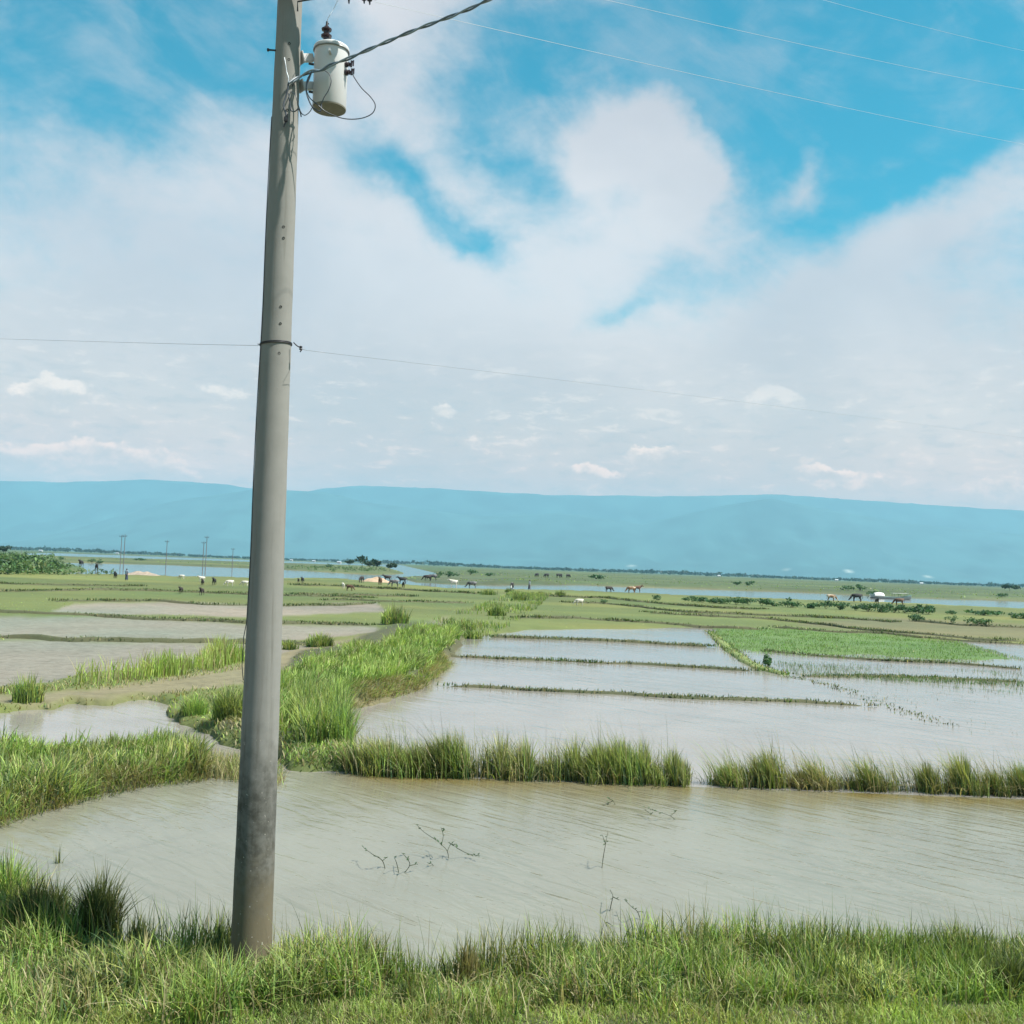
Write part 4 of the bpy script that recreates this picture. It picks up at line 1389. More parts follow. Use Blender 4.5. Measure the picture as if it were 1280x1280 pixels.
def pole_local(px, py, off=0.0):
    """pole-local point seen at a photo pixel, on the plane off metres nearer than the axis"""
    return PM.inverted() @ AT(px, py, YB - off)


# through-holes drawn as small black plugs on the near face, inner shade painted
for px_, py_ in [(361.5, 54), (361, 74), (359, 137), (354, 283), (354, 297), (350.5, 383), (350, 404), (348.5, 441)]:
    z = zat(py_)
    p = pole_local(px_, py_, prad(z))
    ang = math.atan2(-math.sqrt(max(1e-6, prad(z) ** 2 - p.x ** 2)), p.x)
    nrm = Vector((math.cos(ang), math.sin(ang), 0))
    q = nrm.to_track_quat('Z', 'Y').to_matrix().to_4x4()
    mt = Matrix.Translation(nrm * (prad(z) - 0.006) + Vector((0, 0, p.z))) @ q
    MB().lathe([(0.0075, -0.01), (0.0105, 0.006), (0.0125, 0.0085), (0.009, 0.0087), (0.0065, 0.004)], 14, mt).build('bolt_hole', M_HOLE, pole)
# steel band with its pulled-down tail and wire hook
zb = zat(430)
mb = MB()
rb = prad(zb) + 0.004
ring = [(rb * math.cos(a), rb * math.sin(a), zb + 0.012 * math.cos(a)) for a in np.linspace(0, 2 * PI, 41)]
mb.tube(ring, 0.006, 8)
ring = [((rb + 0.002) * math.cos(a), (rb + 0.002) * math.sin(a), zb - 0.012 + 0.012 * math.cos(a)) for a in np.linspace(0, 2 * PI, 41)]
mb.tube(ring, 0.005, 8)
band = mb.build('band', M_DARKST, pole)
mb = MB()
hk = [pole_local(*p, 0.05) for p in [(367, 428), (371, 432), (376, 435), (377, 437), (375, 440)]]
mb.tube(crom(hk, 5), 0.0055, 8)
mb.lathe([(0.006, -0.02), (0.017, -0.014), (0.011, 0), (0.017, 0.012), (0.007, 0.02)], 12, Matrix.Translation(hk[2]))
mb.build('hook_insulator', M_DARKST, pole)
mb = MB()
mb.tube([pole_local(330, 427, 0.06), pole_local(329.5, 433, 0.06)], 0.008, 8)
mb.tube([pole_local(322, 430, 0.06), pole_local(331, 432, 0.06)], 0.004, 6)
mb.build('wire_clamp', M_DARKST, pole)
# climbing bolt on the left
mb = MB()
z = zat(68)
mb.tube([(-prad(z) * 0.4, -0.06, z), (-prad(z) - 0.06, -0.06, z + 0.006)], 0.009, 8)
mb.tube([(-prad(z) - 0.048, -0.06, z + 0.005), (-prad(z) - 0.064, -0.06, z + 0.006)], 0.017, 6)
mb.build('through_bolt', M_DARKST, pole)
# earth wire down the left side
pts = []
for py_ in np.linspace(150, 850, 40):
    z = zat(py_)
    a = math.radians(205 + 8 * math.sin(py_ * 0.02))
    r = prad(z) + 0.005 + (0.018 if 790 < py_ < 842 else 0.0)
    pts.append((r * math.cos(a), r * math.sin(a), z))
MB().tube(pts, 0.004, 6).build('earth_wire', M_CABLE, pole)
# crossarm at the top with pin insulators and hanging cut-outs
zc = zat(-14)
cr = MB()
arm = empty('crossarm', (0, 0, 0))
arm.parent = pole
a0 = pole_local(305, -20, 0.16)
a1 = pole_local(470, -3, 0.16)
dv = (a1 - a0).normalized()
MBx = Matrix.Translation((a0 + a1) / 2) @ dv.to_track_quat('X', 'Z').to_matrix().to_4x4()
arm_len = (a1 - a0).length
c1_ = MB()
c1_.box((0, 0, 0), (arm_len, 0.075, 0.010), MBx, 0.002)
c1_.box((0, -0.0325, 0.0395), (arm_len, 0.010, 0.069), MBx, 0.002)
c1_.build('angle_bar', M_DARKST, arm, False)
for u in (0.03, 0.36, 0.66, 0.97):
    p = a0.lerp(a1, u)
    mtx = Matrix.Translation(p + Vector((0, 0, 0.05)))
    MB().lathe([(0.012, -0.05), (0.012, 0.04), (0.045, 0.045), (0.055, 0.06), (0.03, 0.08), (0.05, 0.10), (0.03, 0.12), (0.036, 0.14), (0.02, 0.155)], 16, mtx).build('pin_insulator', M_PORC, arm)
for px_, py_, s in ((420, -2, 0.8), (436, 0, 1.3), (455, 1, 1.1), (462, 2, 1.2)):
    p = pole_local(px_, py_ - 3, 0.17)
    m_ = MB()
    m_.tube([p + Vector((0, 0, 0.03)), p, p + Vector((0.004, 0, -0.045 * s))], [0.012, 0.012, 0.006], 8)
    m_.box((0, 0, -0.006), (0.045, 0.03, 0.02), Matrix.Translation(p), 0.003)
    m_.build('cutout_bracket', M_DARKST, arm)
# brace of the arm
MB().tube([pole_local(372, 14, 0.1), pole_local(372, 2, 0.12), pole_local(420, -6, 0.15)], 0.008, 6).build('arm_brace', M_DARKST, arm)

# ------------------------------------------------------------------ the transformer
DF = -0.12                                          # it sits a little beyond the pole axis
tb = AT(411.5, 136, YB - DF)
tt_ = AT(414.5, 60, YB - DF)
tr = empty('transformer', tb)
tag(tr, 'white cylindrical transformer bolted high on the concrete pole', 'transformer')
tax = (tt_ - tb).normalized()
tr.rotation_mode = 'QUATERNION'
tr.rotation_quaternion = Vector((0, 0, 1)).rotation_difference(tax)
TM = Matrix.Translation(tb) @ tr.rotation_quaternion.to_matrix().to_4x4()
TH = (tt_ - tb).length
RB = 21.6 * PX


def tl(px, py, off=0.0):
    """transformer-local point seen at a photo pixel, off metres nearer than the tank axis"""
    return TM.inverted() @ AT(px, py, YB - DF - off)


MB().lathe([(RB * 0.97, 0.004), (RB, 0.012), (RB * 1.0, TH * 0.93), (RB * 1.0, TH * 0.95)], 56).build('tank', M_TANK, tr)
MB().lathe([(RB * 0.90, -0.010), (RB * 0.985, -0.008), (RB * 1.0, 0.004), (RB * 0.9, 0.0035)], 56).build('tank_base', M_BASE, tr)
lid = MB().lathe([(RB * 1.045, TH * 0.945), (RB * 1.06, TH * 0.955), (RB * 1.06, TH * 0.985), (RB * 1.03, TH * 1.0), (RB * 0.7, TH * 1.05), (RB * 0.25, TH * 1.075), (0.01, TH * 1.078)], 56).build('lid', M_TANK, tr)
MB().tube([(RB * 1.055 * math.cos(a), RB * 1.055 * math.sin(a), TH * 0.935) for a in np.linspace(0, 2 * PI, 57)], 0.006, 8).build('clamp_band', M_STEEL, tr)
bs = tl(408.5, 52, 0.0)
m0 = Matrix.Translation((bs.x, -0.03, TH * 1.035)) @ Matrix.Diagonal((1.0, 1.0, 1.5, 1.0))
K = 0.95
MB().lathe([(r * K, z * K) for r, z in [(0.030, -0.01), (0.052, 0.0), (0.056, 0.012), (0.032, 0.022), (0.032, 0.045), (0.053, 0.050), (0.056, 0.060), (0.032, 0.070), (0.031, 0.090), (0.050, 0.096), (0.053, 0.106), (0.03, 0.116), (0.024, 0.125)]], 24, m0).build('bushing', M_PORC, tr)
bt = m0 @ Vector((0, 0, 0.125 * K))
MB().tube([bt, bt + Vector((0, 0, 0.05))], [0.014, 0.009], 10).tube([bt + Vector((0, 0, 0.02)), bt + Vector((0.02, 0, 0.03))], 0.006, 8).build('terminal', M_DARKST, tr)
# brackets to the pole
for (xa, ya), (xb, yb) in (((376.5, 72.5), (391, 72.5)), ((376.5, 107.5), (391, 107.5))):
    a = tl(xa, ya, 0.06)
    b_ = tl(xb, yb, -0.02)
    m_ = MB()
    dq = (b_ - a).normalized().to_track_quat('X', 'Z').to_matrix().to_4x4()
    m_.box((0, 0, 0), ((b_ - a).length, 0.05, 0.075), Matrix.Translation((a + b_) / 2) @ dq, 0.004)
    m_.box((0, 0, 0), (0.014, 0.11, 0.11), Matrix.Translation(a) @ dq, 0.004)
    br = m_.build('mounting_bracket', M_TANK, tr)
    MB().tube([tl(xb - 5, yb + 7, 0.02), tl(xb + 1, yb + 8, 0.02)], 0.012, 8).build('bolt', M_DARKST, br)
# low-voltage terminals on the right
for px_, py_, s in ((436, 81, 1.0), (436.5, 91, 1.1)):
    a = tl(431.5, py_, 0.05)
    b_ = tl(px_ + 3, py_ - 1, 0.07)
    m_ = MB()
    m_.tube([a, a.lerp(b_, 0.35), a.lerp(b_, 0.4), a.lerp(b_, 0.7), a.lerp(b_, 0.75), b_], [0.026 * s, 0.026 * s, 0.018, 0.024 * s, 0.014, 0.012], 12)
    m_.tube([b_ + Vector((0, 0, -0.03)), b_ + Vector((0.004, 0, 0.032))], [0.009, 0.011], 8)
    m_.tube([b_ + Vector((0.02, 0, -0.02)), b_ + Vector((0.022, 0, 0.036))], [0.007, 0.007], 8)
    m_.build('low_voltage_terminal', M_PORC, tr)
# lug and nameplate bracket on the front
p0 = tl(413.5, 64, RB * 0.98)
m_ = MB()
m_.box((p0.x, p0.y - 0.03, p0.z - 0.02), (0.022, 0.10, 0.03), Matrix.Identity(4), 0.003)
m_.build('lifting_lug', M_TANK, tr)

# ------------------------------------------------------------------ cables
def cable(name, label, pts, r, mat=None, cat='cable', k=8, n=8, group=None):
    c = crom(pts, k)
    o_ = c[0].copy()
    m_ = MB().tube([p - o_ for p in c], r, n)
    o = m_.build(name, mat or M_CABLE)
    o.location = o_
    return tag(o, label, cat, group)


def off(px, py, d):
    return AT(px, py, YB - d)


# twisted service cable sweeping off to the upper right
pts = [off(360.5, 104, 0.16), off(375, 96, 0.10), off(390, 89, 0.16), off(402, 88, 0.20), off(412, 82, 0.22), off(428, 76, 0.26), off(437, 72.5, 0.28), off(470, 58, 0.38), off(520, 37, 0.52), off(570, 18, 0.66), off(612, -1, 0.80), off(760, -75, 1.30), off(1000, -220, 2.20)]
c = crom(pts, 24)
root = empty('service_cable', c[0])
tag(root, 'twisted grey service cable sweeping from the pole over the transformer to the upper right', 'cable')
for s in (0, 1):
    strand, d = [], 0.0
    for i, p in enumerate(c):
        if i:
            d += (p - c[i - 1]).length
        tg = (c[min(i + 1, len(c) - 1)] - c[max(i - 1, 0)]).normalized()
        sx = tg.cross(Vector((0, 0, 1))).normalized()
        sy = sx.cross(tg)
        a = d * 2 * PI / 0.42 + s * PI
        strand.append(p - c[0] + (sx * math.cos(a) + sy * math.sin(a)) * 0.0095)
    MB().tube(strand, 0.0088, 7).build('strand', simple('grey_sheath', (0.11, 0.15, 0.19), 0.5) if s == 0 else simple('pale_sheath', (0.22, 0.28, 0.33), 0.5), root)
cable('lead_wire', 'loop of wire from the low voltage terminals under the transformer', [off(440.5, 91, 0.10), off(443, 97, 0.10), off(452, 110, 0.10), off(463, 121, 0.10), off(469, 131, 0.10), off(466, 141, 0.10), off(455, 147, 0.10), off(440, 149, 0.12), off(425, 147, 0.14), off(408, 140, 0.16), off(396, 130, 0.18), off(387, 122, 0.17), off(383, 112, 0.16), off(384, 100, 0.15), off(390, 89, 0.16)], 0.0052)
cable('lead_wire', 'curved wire across the front of the transformer', [off(404, 87, 0.17), off(411, 92, 0.16), off(414, 101, 0.17), off(411, 112, 0.17), off(405, 122, 0.17), off(402, 129, 0.16), off(398, 133, 0.15)], 0.0046)
cable('lead_wire', 'thick wire bending down between the pole and the transformer', [off(390, 89, 0.14), off(387, 97, 0.13), off(383.5, 106, 0.12), off(383, 115, 0.11), off(386, 125, 0.12), off(391, 134, 0.16), off(400, 139, 0.17), off(402, 131, 0.16)], 0.0068)
cable('lead_wire', 'wire dropping from the cable to a loop below the brackets', [off(386, 90, 0.10), off(376, 96, 0.10), off(367, 105, 0.10), off(364, 114, 0.10), off(369, 118, 0.19), off(372, 128, 0.19), off(376, 140, 0.10), off(381, 144, 0.10), off(387, 140, 0.10), off(391, 133, 0.14)], 0.0042)
cable('lead_wire', 'dark wire running down the pole face from the cable end', [off(360.5, 104, 0.15), off(359.5, 112, 0.15), off(357, 122, 0.15), off(354.5, 132, 0.16), off(357, 141, 0.16), off(358, 149, 0.16), off(356, 156, 0.16)], 0.0085)
cable('lead_wire', 'short bent wire hooked round the pole below the cable end', [off(361, 117, 0.15), off(362, 127, 0.15), off(364, 138, 0.15), off(369, 139, 0.15), off(373, 136, 0.14), off(375.5, 141, 0.11), off(376.5, 146, 0.08)], 0.006)
cable('lead_wire', 'pale wire bent on the pole face above the cable end', [off(355.5, 72, 0.13), off(357, 80, 0.14), off(358.5, 90, 0.14), off(360.5, 97, 0.15), off(360.5, 104, 0.15)], 0.0045, M_ALU)
cable('jumper_wire', 'thin wire rising from the bushing to the crossarm', [TM @ (bt + Vector((0, 0, 0.045))), off(410.5, 22, 0.17), off(417, 11, 0.17), off(424, -3, 0.17)], 0.0026, M_ALU)
clamp = MB()
p = off(357.5, 149, 0.165)
clamp.box((0, 0, 0), (0.038, 0.03, 0.052), Matrix.Identity(4), 0.006)
clamp.tube([(-0.004, 0, -0.02), (-0.018, 0.005, -0.075)], 0.007, 8)
clamp.tube([(0.01, 0, 0.02), (0.014, -0.004, 0.05)], 0.006, 8)
o = clamp.build('cable_clamp', M_DARKST)
o.location = p
tag(o, 'small dark clamp on the pole face below the transformer', 'clamp')

# overhead conductors running off to the right
for lb, a, b_, r in [('lowest pale overhead wire leaving the crossarm to the right', (468, 2, 9.3), (1420, 205, 30), 0.0024), ('middle pale overhead wire across the upper right sky', (700, -13, 9.9), (1420, 135, 27), 0.0022),
                     ('highest pale overhead wire at the top right corner', (960, -19, 12), (1420, 90, 26), 0.0019)]:
    A, B = AT(*a), AT(*b_)
    pts = [A.lerp(B, u) - Vector((0, 0, 0.35 * 4 * u * (1 - u) * 0.3)) for u in np.linspace(0, 1, 9)]
    pts = [A - (B - A) * 0.12] + pts if a[0] > 500 else pts
    cable('power_line', lb, pts, r, M_ALU, 'power line', 4, 6, 'overhead wires leaving to the right')
cable('phone_wire', 'thin wire coming in from the left to the band on the pole', [AT(-260, 418, 30), AT(-100, 420.5, 22), AT(0, 423.5, 17.5), AT(120, 427, 14), AT(230, 430, 11.6), off(328, 432, 0.06)], 0.0019, M_THIN, 'wire')
cable('phone_wire', 'thin wire leaving the hook on the pole to the right', [off(376, 436, 0.05), AT(400, 440, 9.8), AT(520, 454, 13), AT(700, 475, 19), AT(900, 499, 27), AT(1100, 524, 36), AT(1300, 550, 46), AT(1500, 577, 56)], 0.0019, M_THIN, 'wire')


# ------------------------------------------------------------------ water plants in the pond
M_TWIG = simple('dark_twig', (0.035, 0.045, 0.022), 0.8, 0, 0.3, 30)


def twig(label, stems, leaves=0, r=0.006, leaf=0.035, dep=0.0):
    """stems: pixel chains; the plant stands upright where it leaves the water"""
    a = G(*stems[0][0])
    r_ = empty('water_plant', a)
    tag(r_, label, 'water plant', 'twiggy plants drowned in the pond')
    mb = MB()
    tips = []
    for ch in stems:
        pts = []
        for k, (px_, py_) in enumerate(ch):
            pts.append(AT(px_, py_, a.y + 0.10 * k * (1 if len(pts) % 2 else -0.4)) - a)
        if (pts[0].z) < 0.02:
            pts[0].z = -0.05
        cc_ = crom(pts, 5)
        mb.tube(cc_, [r * (1 - 0.6 * i / len(cc_)) for i in range(len(cc_))], 6)
        tips += cc_[len(cc_) // 2:]
    mb.build('stem', M_TWIG, r_)
    for i in range(leaves):
        p = random.choice(tips)
        an = random.uniform(0, 2 * PI)
        el = random.uniform(-0.5, 0.9)
        d = Vector((math.cos(an) * math.cos(el), math.sin(an) * math.cos(el), math.sin(el)))
        s = d.cross(Vector((0, 0, 1))).normalized()
        L_ = leaf * random.uniform(0.7, 1.3)
        V = [p, p + d * L_ * 0.35 + s * L_ * 0.26 + Vector((0, 0, 0.006)), p + d * L_ * 0.75 + s * L_ * 0.2, p + d * L_, p + d * L_ * 0.75 - s * L_ * 0.2, p + d * L_ * 0.35 - s * L_ * 0.26 + Vector((0, 0, 0.006)), p + d * L_ * 0.5 - Vector((0, 0, 0.005))]
        me = mesh_np('leaf', V, [(0, 1, 6), (1, 2, 6), (2, 3, 6), (3, 4, 6), (4, 5, 6), (5, 0, 6)], np.array([(0.035, 0.07, 0.028)] * 7) * random.uniform(0.7, 1.5))
        link('leaf', me, M_LEAF, r_)


twig('forked drowned twig, leftmost of the twigs in the pond', [[(483, 1087), (478, 1076), (466, 1068), (455, 1060)], [(478, 1076), (484, 1071)]], 7, 0.006, 0.045)
twig('low branching drowned twig beside the forked one', [[(500, 1092), (496, 1080), (493, 1072)], [(500, 1092), (512, 1082), (508, 1072), (502, 1066)], [(512, 1082), (521, 1080)]], 10, 0.006, 0.04)
twig('leafiest drowned twig with a trailing stem', [[(562, 1074), (559, 1064), (552, 1056), (545, 1050)], [(559, 1064), (564, 1055), (571, 1060)], [(552, 1056), (554, 1044), (551, 1034)], [(545, 1050), (530, 1040), (521, 1031)], [(571, 1060), (585, 1067), (600, 1070)]], 26, 0.005, 0.05)
twig('single upright stem alone in the middle of the pond', [[(752, 1086), (754, 1072), (757, 1055), (760, 1039)], [(757, 1055), (753, 1044)]], 5, 0.006, 0.045)
twig('short bent scrap of twig right of the low branching one', [[(545, 1085), (541, 1081), (534, 1078)]], 2, 0.005, 0.04)
twig('short upright stem below the lone tall one', [[(761, 1141), (764, 1130), (766, 1120), (763, 1113)], [(766, 1121), (774, 1125)]], 3, 0.006, 0.04)
twig('bent dead stem lying closest to the bank grass', [[(748, 1156), (756, 1153), (764, 1156), (772, 1162)]], 1, 0.006, 0.04)
twig('thin leaning stem right of the bent dead one', [[(803, 1152), (797, 1140), (790, 1134), (780, 1124)], [(797, 1140), (802, 1139)]], 4, 0.005, 0.04)
twig('flat floating twig with small leaves below the reeds', [[(850, 1026), (838, 1020), (820, 1014), (806, 1009)], [(838, 1020), (845, 1014)], [(806, 1012), (814, 1018)]], 12, 0.005, 0.05)
twig('scrap of floating weed close to the widest reed clump', [[(772, 1007), (766, 1001), (760, 998)], [(766, 1001), (757, 1006)]], 8, 0.005, 0.05)


# ------------------------------------------------------------------ cattle, goats, people
def skin_mesh(name, joints, edges, sub=2):
    """one continuous body grown from a joint skeleton"""
    me = bpy.data.meshes.new(name)
    bm = bmesh.new()
    lay = bm.verts.layers.skin.verify()
    vs = [bm.verts.new(j[0]) for j in joints]
    for a, b_ in edges:
        bm.edges.new((vs[a], vs[b_]))
    for v, j in zip(vs, joints):
        r = j[1]
        v[lay].radius = r if isinstance(r, tuple) else (r, r)
    vs[0][lay].use_root = True
    bm.to_mesh(me)
    bm.free()
    o = bpy.data.objects.new(name, me)
    COL.objects.link(o)
    o.modifiers.new('skin', 'SKIN').use_smooth_shade = True
    sm = o.modifiers.new('sub', 'SUBSURF')
    sm.levels = sm.render_levels = sub
    dg = bpy.context.evaluated_depsgraph_get()
    out = bpy.data.meshes.new_from_object(o.evaluated_get(dg), depsgraph=dg)
    bpy.data.objects.remove(o)
    bpy.data.meshes.remove(me)
    for p in out.polygons:
        p.use_smooth = True
    out.name = name
    return out


def cow_body(graze):
    J = [((-0.45, 0, 0.98), (0.26, 0.27)),      # 0 rump
         ((-0.05, 0, 0.92), (0.27, 0.32)),      # 1 belly
         ((0.38, 0, 0.98), (0.25, 0.30)),       # 2 chest
         ((0.62, 0, 1.10 if not graze else 0.95), (0.15, 0.19)),  # 3 neck root
         ((0.86, 0, 1.28 if not graze else 0.62), (0.10, 0.13)),  # 4 poll
         ((1.00, 0, 1.24 if not graze else 0.42), (0.095, 0.11)),  # 5 face
         ((1.20, 0, 1.10 if not graze else 0.20), (0.065, 0.06)),  # 6 muzzle
         ((-0.72, 0, 1.08), (0.06, 0.08))]      # 7 tail root
    E = [(0, 1), (1, 2), (2, 3), (3, 4), (4, 5), (5, 6), (0, 7)]
    J += [((-0.80, 0, 0.85), (0.025, 0.025)), ((-0.81, 0, 0.52), (0.02, 0.02)), ((-0.81, 0, 0.40), (0.04, 0.04))]
    E += [(7, 8), (8, 9), (9, 10)]
    for s in (-1, 1):
        n = len(J)
        J += [((0.40, 0.15 * s, 0.68), 0.11), ((0.42, 0.16 * s, 0.40), 0.06), ((0.41, 0.16 * s, 0.10), 0.045), ((0.44, 0.16 * s, 0.02), 0.055)]
        E += [(2, n), (n, n + 1), (n + 1, n + 2), (n + 2, n + 3)]
        n = len(J)
        J += [((-0.46, 0.17 * s, 0.70), 0.14), ((-0.40, 0.17 * s, 0.55), 0.085), ((-0.56, 0.17 * s, 0.38), 0.055), ((-0.53, 0.17 * s, 0.10), 0.045), ((-0.50, 0.17 * s, 0.02), 0.055)]
        E += [(0, n), (n, n + 1), (n + 1, n + 2), (n + 2, n + 3), (n + 3, n + 4)]
    zz = 1.33 if not graze else 0.64
    for s in (-1, 1):                            # ears
        n = len(J)
        J += [((0.86, 0.20 * s, zz - 0.02), (0.05, 0.025)), ((0.84, 0.27 * s, zz - 0.06), (0.02, 0.015))]
        E += [(4, n), (n, n + 1)]
    return skin_mesh('cow_body', J, E, 1)


BODY = {False: cow_body(False), True: cow_body(True)}


def horns_mesh(graze):
    mb = MB()
    z = 1.40 if not graze else 0.72
    for s in (-1, 1):
        mb.tube(crom([(0.84, 0.06 * s, z - 0.02), (0.82, 0.17 * s, z + 0.06), (0.86, 0.20 * s, z + 0.20), (0.92, 0.16 * s, z + 0.28)], 4), [0.03 - 0.0017 * k for k in range(13)], 6)
    me = bpy.data.meshes.new('horns')
    mb.bm.to_mesh(me)
    mb.bm.free()
    return me


HORNS = {False: horns_mesh(False), True: horns_mesh(True)}
M_HORN = simple('horn', (0.10, 0.085, 0.07), 0.5)


def hide(name, a, b_, lo=0.48, hi=0.56, scale=1.6):
    m, nb, out = new_mat(name)
    ob = nb.n('ShaderNodeTexCoord').outputs['Object']
    f = nb.smooth(nb.noise(ob, scale, 3, 0.5, 0.4), lo, hi)
    fine = nb.noise(ob, 25, 4, 0.6)
    c = nb.mix(f, a, b_)
    c = nb.mix(nb.m('MULTIPLY', fine, 0.3), c, tuple(v * 0.6 for v in a))
    principled(nb, out, c, 0.75, 0, fine, 0.2, 0.01)
    return m


HIDES = {'brown': hide('brown_hide', (0.10, 0.05, 0.028), (0.16, 0.085, 0.045)), 'dark': hide('dark_hide', (0.028, 0.020, 0.018), (0.05, 0.035, 0.028)), 'black': hide('black_hide', (0.014, 0.014, 0.016), (0.03, 0.028, 0.03)),
         'white': hide('white_hide', (0.55, 0.52, 0.45), (0.66, 0.63, 0.57)), 'grey': hide('grey_hide', (0.06, 0.06, 0.065), (0.22, 0.22, 0.22), 0.42, 0.6),
         'pied': hide('pied_hide', (0.02, 0.018, 0.018), (0.6, 0.58, 0.53), 0.50, 0.55), 'tan': hide('tan_hide', (0.20, 0.11, 0.055), (0.55, 0.45, 0.33), 0.46, 0.56)}


def cow(label, px, py, head, col, graze=False, sc=1.0, cat='cow', name='cow', group='cattle grazing on the green fields', horns=True):
    a = G(px, py, 0.16)
    a.z = ground_z(a)
    r = empty(name, a, math.radians(head))
    r.scale = (sc, sc, sc)
    tag(r, label, cat, group)
    b_ = link('body', BODY[graze], HIDES[col], r)
    b_.material_slots[0].link = 'OBJECT'
    b_.material_slots[0].material = HIDES[col]
    if horns:
        link('horns', HORNS[graze], M_HORN, r)
    return r


# head: 0 faces right, 180 faces left, 270 faces the road
cow('dark brown cow grazing at the left end of the soil heap', 452, 728.5, 255, 'dark', True)
cow('brown cow facing the road in front of the soil heap', 475, 731, 265, 'brown')
cow('dark brown cow standing broadside behind the soil heap', 484, 726, 175, 'dark', False, 1.05)
cow('dark cow grazing in the middle of the herd', 493, 733.5, 200, 'grey', True, 0.95)
cow('black cow broadside at the right end of the herd', 503, 729, 180, 'black', False, 1.05)
cow('dark calf in front of the black cow', 504, 735, 280, 'dark', False, 0.75, horns=False)
cow('grey buffalo at the water edge right of the herd', 541, 727, 175, 'grey', True, 1.2, 'buffalo', 'buffalo')
cow('second grey buffalo half hidden behind the first at the water edge', 534, 727, 190, 'dark', True, 1.1, 'buffalo', 'buffalo')
cow('white cow standing broadside with its head to the left', 567, 732, 180, 'white', False, 1.0)
cow('black and grey cow grazing toward the left', 590, 735, 185, 'grey', True, 1.05)
cow('black and white cow facing the road left of the walking person', 640, 735.5, 262, 'pied', True, 1.05)
cow('small brown cow grazing alone right of the walking person', 761, 739.5, 20, 'dark', True, 0.9)
cow('tan and white cow of the pair on the right hand field', 789, 741.5, 185, 'tan', True, 1.0)
cow('dark brown cow right behind the tan and white one', 797, 739, 5, 'brown', False, 1.0)
cow('dark buffalo standing by the channel at the far left', 101, 711, 270, 'black', False, 1.15, 'buffalo', 'buffalo')
cow('dark buffalo right of another one by the channel at the far left', 120.5, 713, 290, 'black', False, 1.15, 'buffalo', 'buffalo')
cow('black buffalo at the river edge left of the boat', 1071, 752.5, 178, 'black', True, 1.2, 'buffalo', 'buffalo')
cow('brown cow at the river edge in front of the boat stern', 1124, 757, 170, 'brown', True, 1.0)
cow('tan cow at the river edge by the hedge row', 1039, 751.5, 0, 'tan', True, 1.0)
cow('dark calf at the river edge in front of the boat cabin', 1096, 756, 270, 'dark', False, 0.8, horns=False)
for px_, py_ in ((671, 724.5), (683, 725), (698, 725), (701, 725.2), (710, 725.6)):
    cow('tiny dark cow far off on the green bank beyond the river', px_, py_, random.uniform(0, 360), 'black', True, 1.2, group='cows far off beyond the river')
GO = 'goats on the left hand fields'
cow('white goat next to a brown goat left of the herd', 429, 736, 110, 'white', False, 0.62, 'goat', 'goat', GO)
cow('brown goat grazing beside the white goat left of the herd', 437, 738.5, 340, 'brown', True, 0.66, 'goat', 'goat', GO)
cow('white goat resting on the right hand field', 724, 757, 190, 'white', True, 0.6, 'goat', 'goat', GO)
cow('white goat nearest to the pole on its left side', 306, 733, 180, 'white', True, 0.6, 'goat', 'goat', GO)
cow('white goat at a bund left of the pole', 287, 733, 200, 'white', True, 0.66, 'goat', 'goat', GO)
cow('white goat behind two dark ones left of the pole', 252, 727, 200, 'white', False, 0.62, 'goat', 'goat', GO)
cow('small white goat near the far channel', 227, 725, 170, 'white', True, 0.6, 'goat', 'goat', GO)
cow('black goat alone between the white goats', 267.5, 731.5, 270, 'black', False, 0.72, 'goat', 'goat', GO)
cow('dark goat in front of the white goat left of the pole', 253, 731.5, 275, 'dark', False, 0.6, 'goat', 'goat', GO)
cow('dark goat standing on the long bund left of the pole', 226, 742, 265, 'dark', False, 0.5, 'goat', 'goat', GO)
cow('dark goat further right on the long bund left of the pole', 252, 744, 265, 'dark', False, 0.55, 'goat', 'goat', GO)
cow('dark kid on the left of two just right of the pole', 373, 728, 270, 'dark', False, 0.5, 'goat', 'goat', GO, False)
cow('dark kid on the right of two just right of the pole', 378, 728.5, 265, 'black', False, 0.72, 'goat', 'goat', GO)
cow('dark goat at the far bank scrub left of the first far pole', 144, 723, 280, 'black', False, 0.75, 'goat', 'goat', GO)

M_SKIN = simple('skin', (0.16, 0.085, 0.05), 0.55, 0, 0.1)
M_HAIR = simple('hair', (0.012, 0.010, 0.010), 0.5)
M_SHIRT = simple('grey_shirt', (0.20, 0.24, 0.30), 0.85)
M_LUNGI = simple('dark_lungi', (0.035, 0.045, 0.08), 0.85)


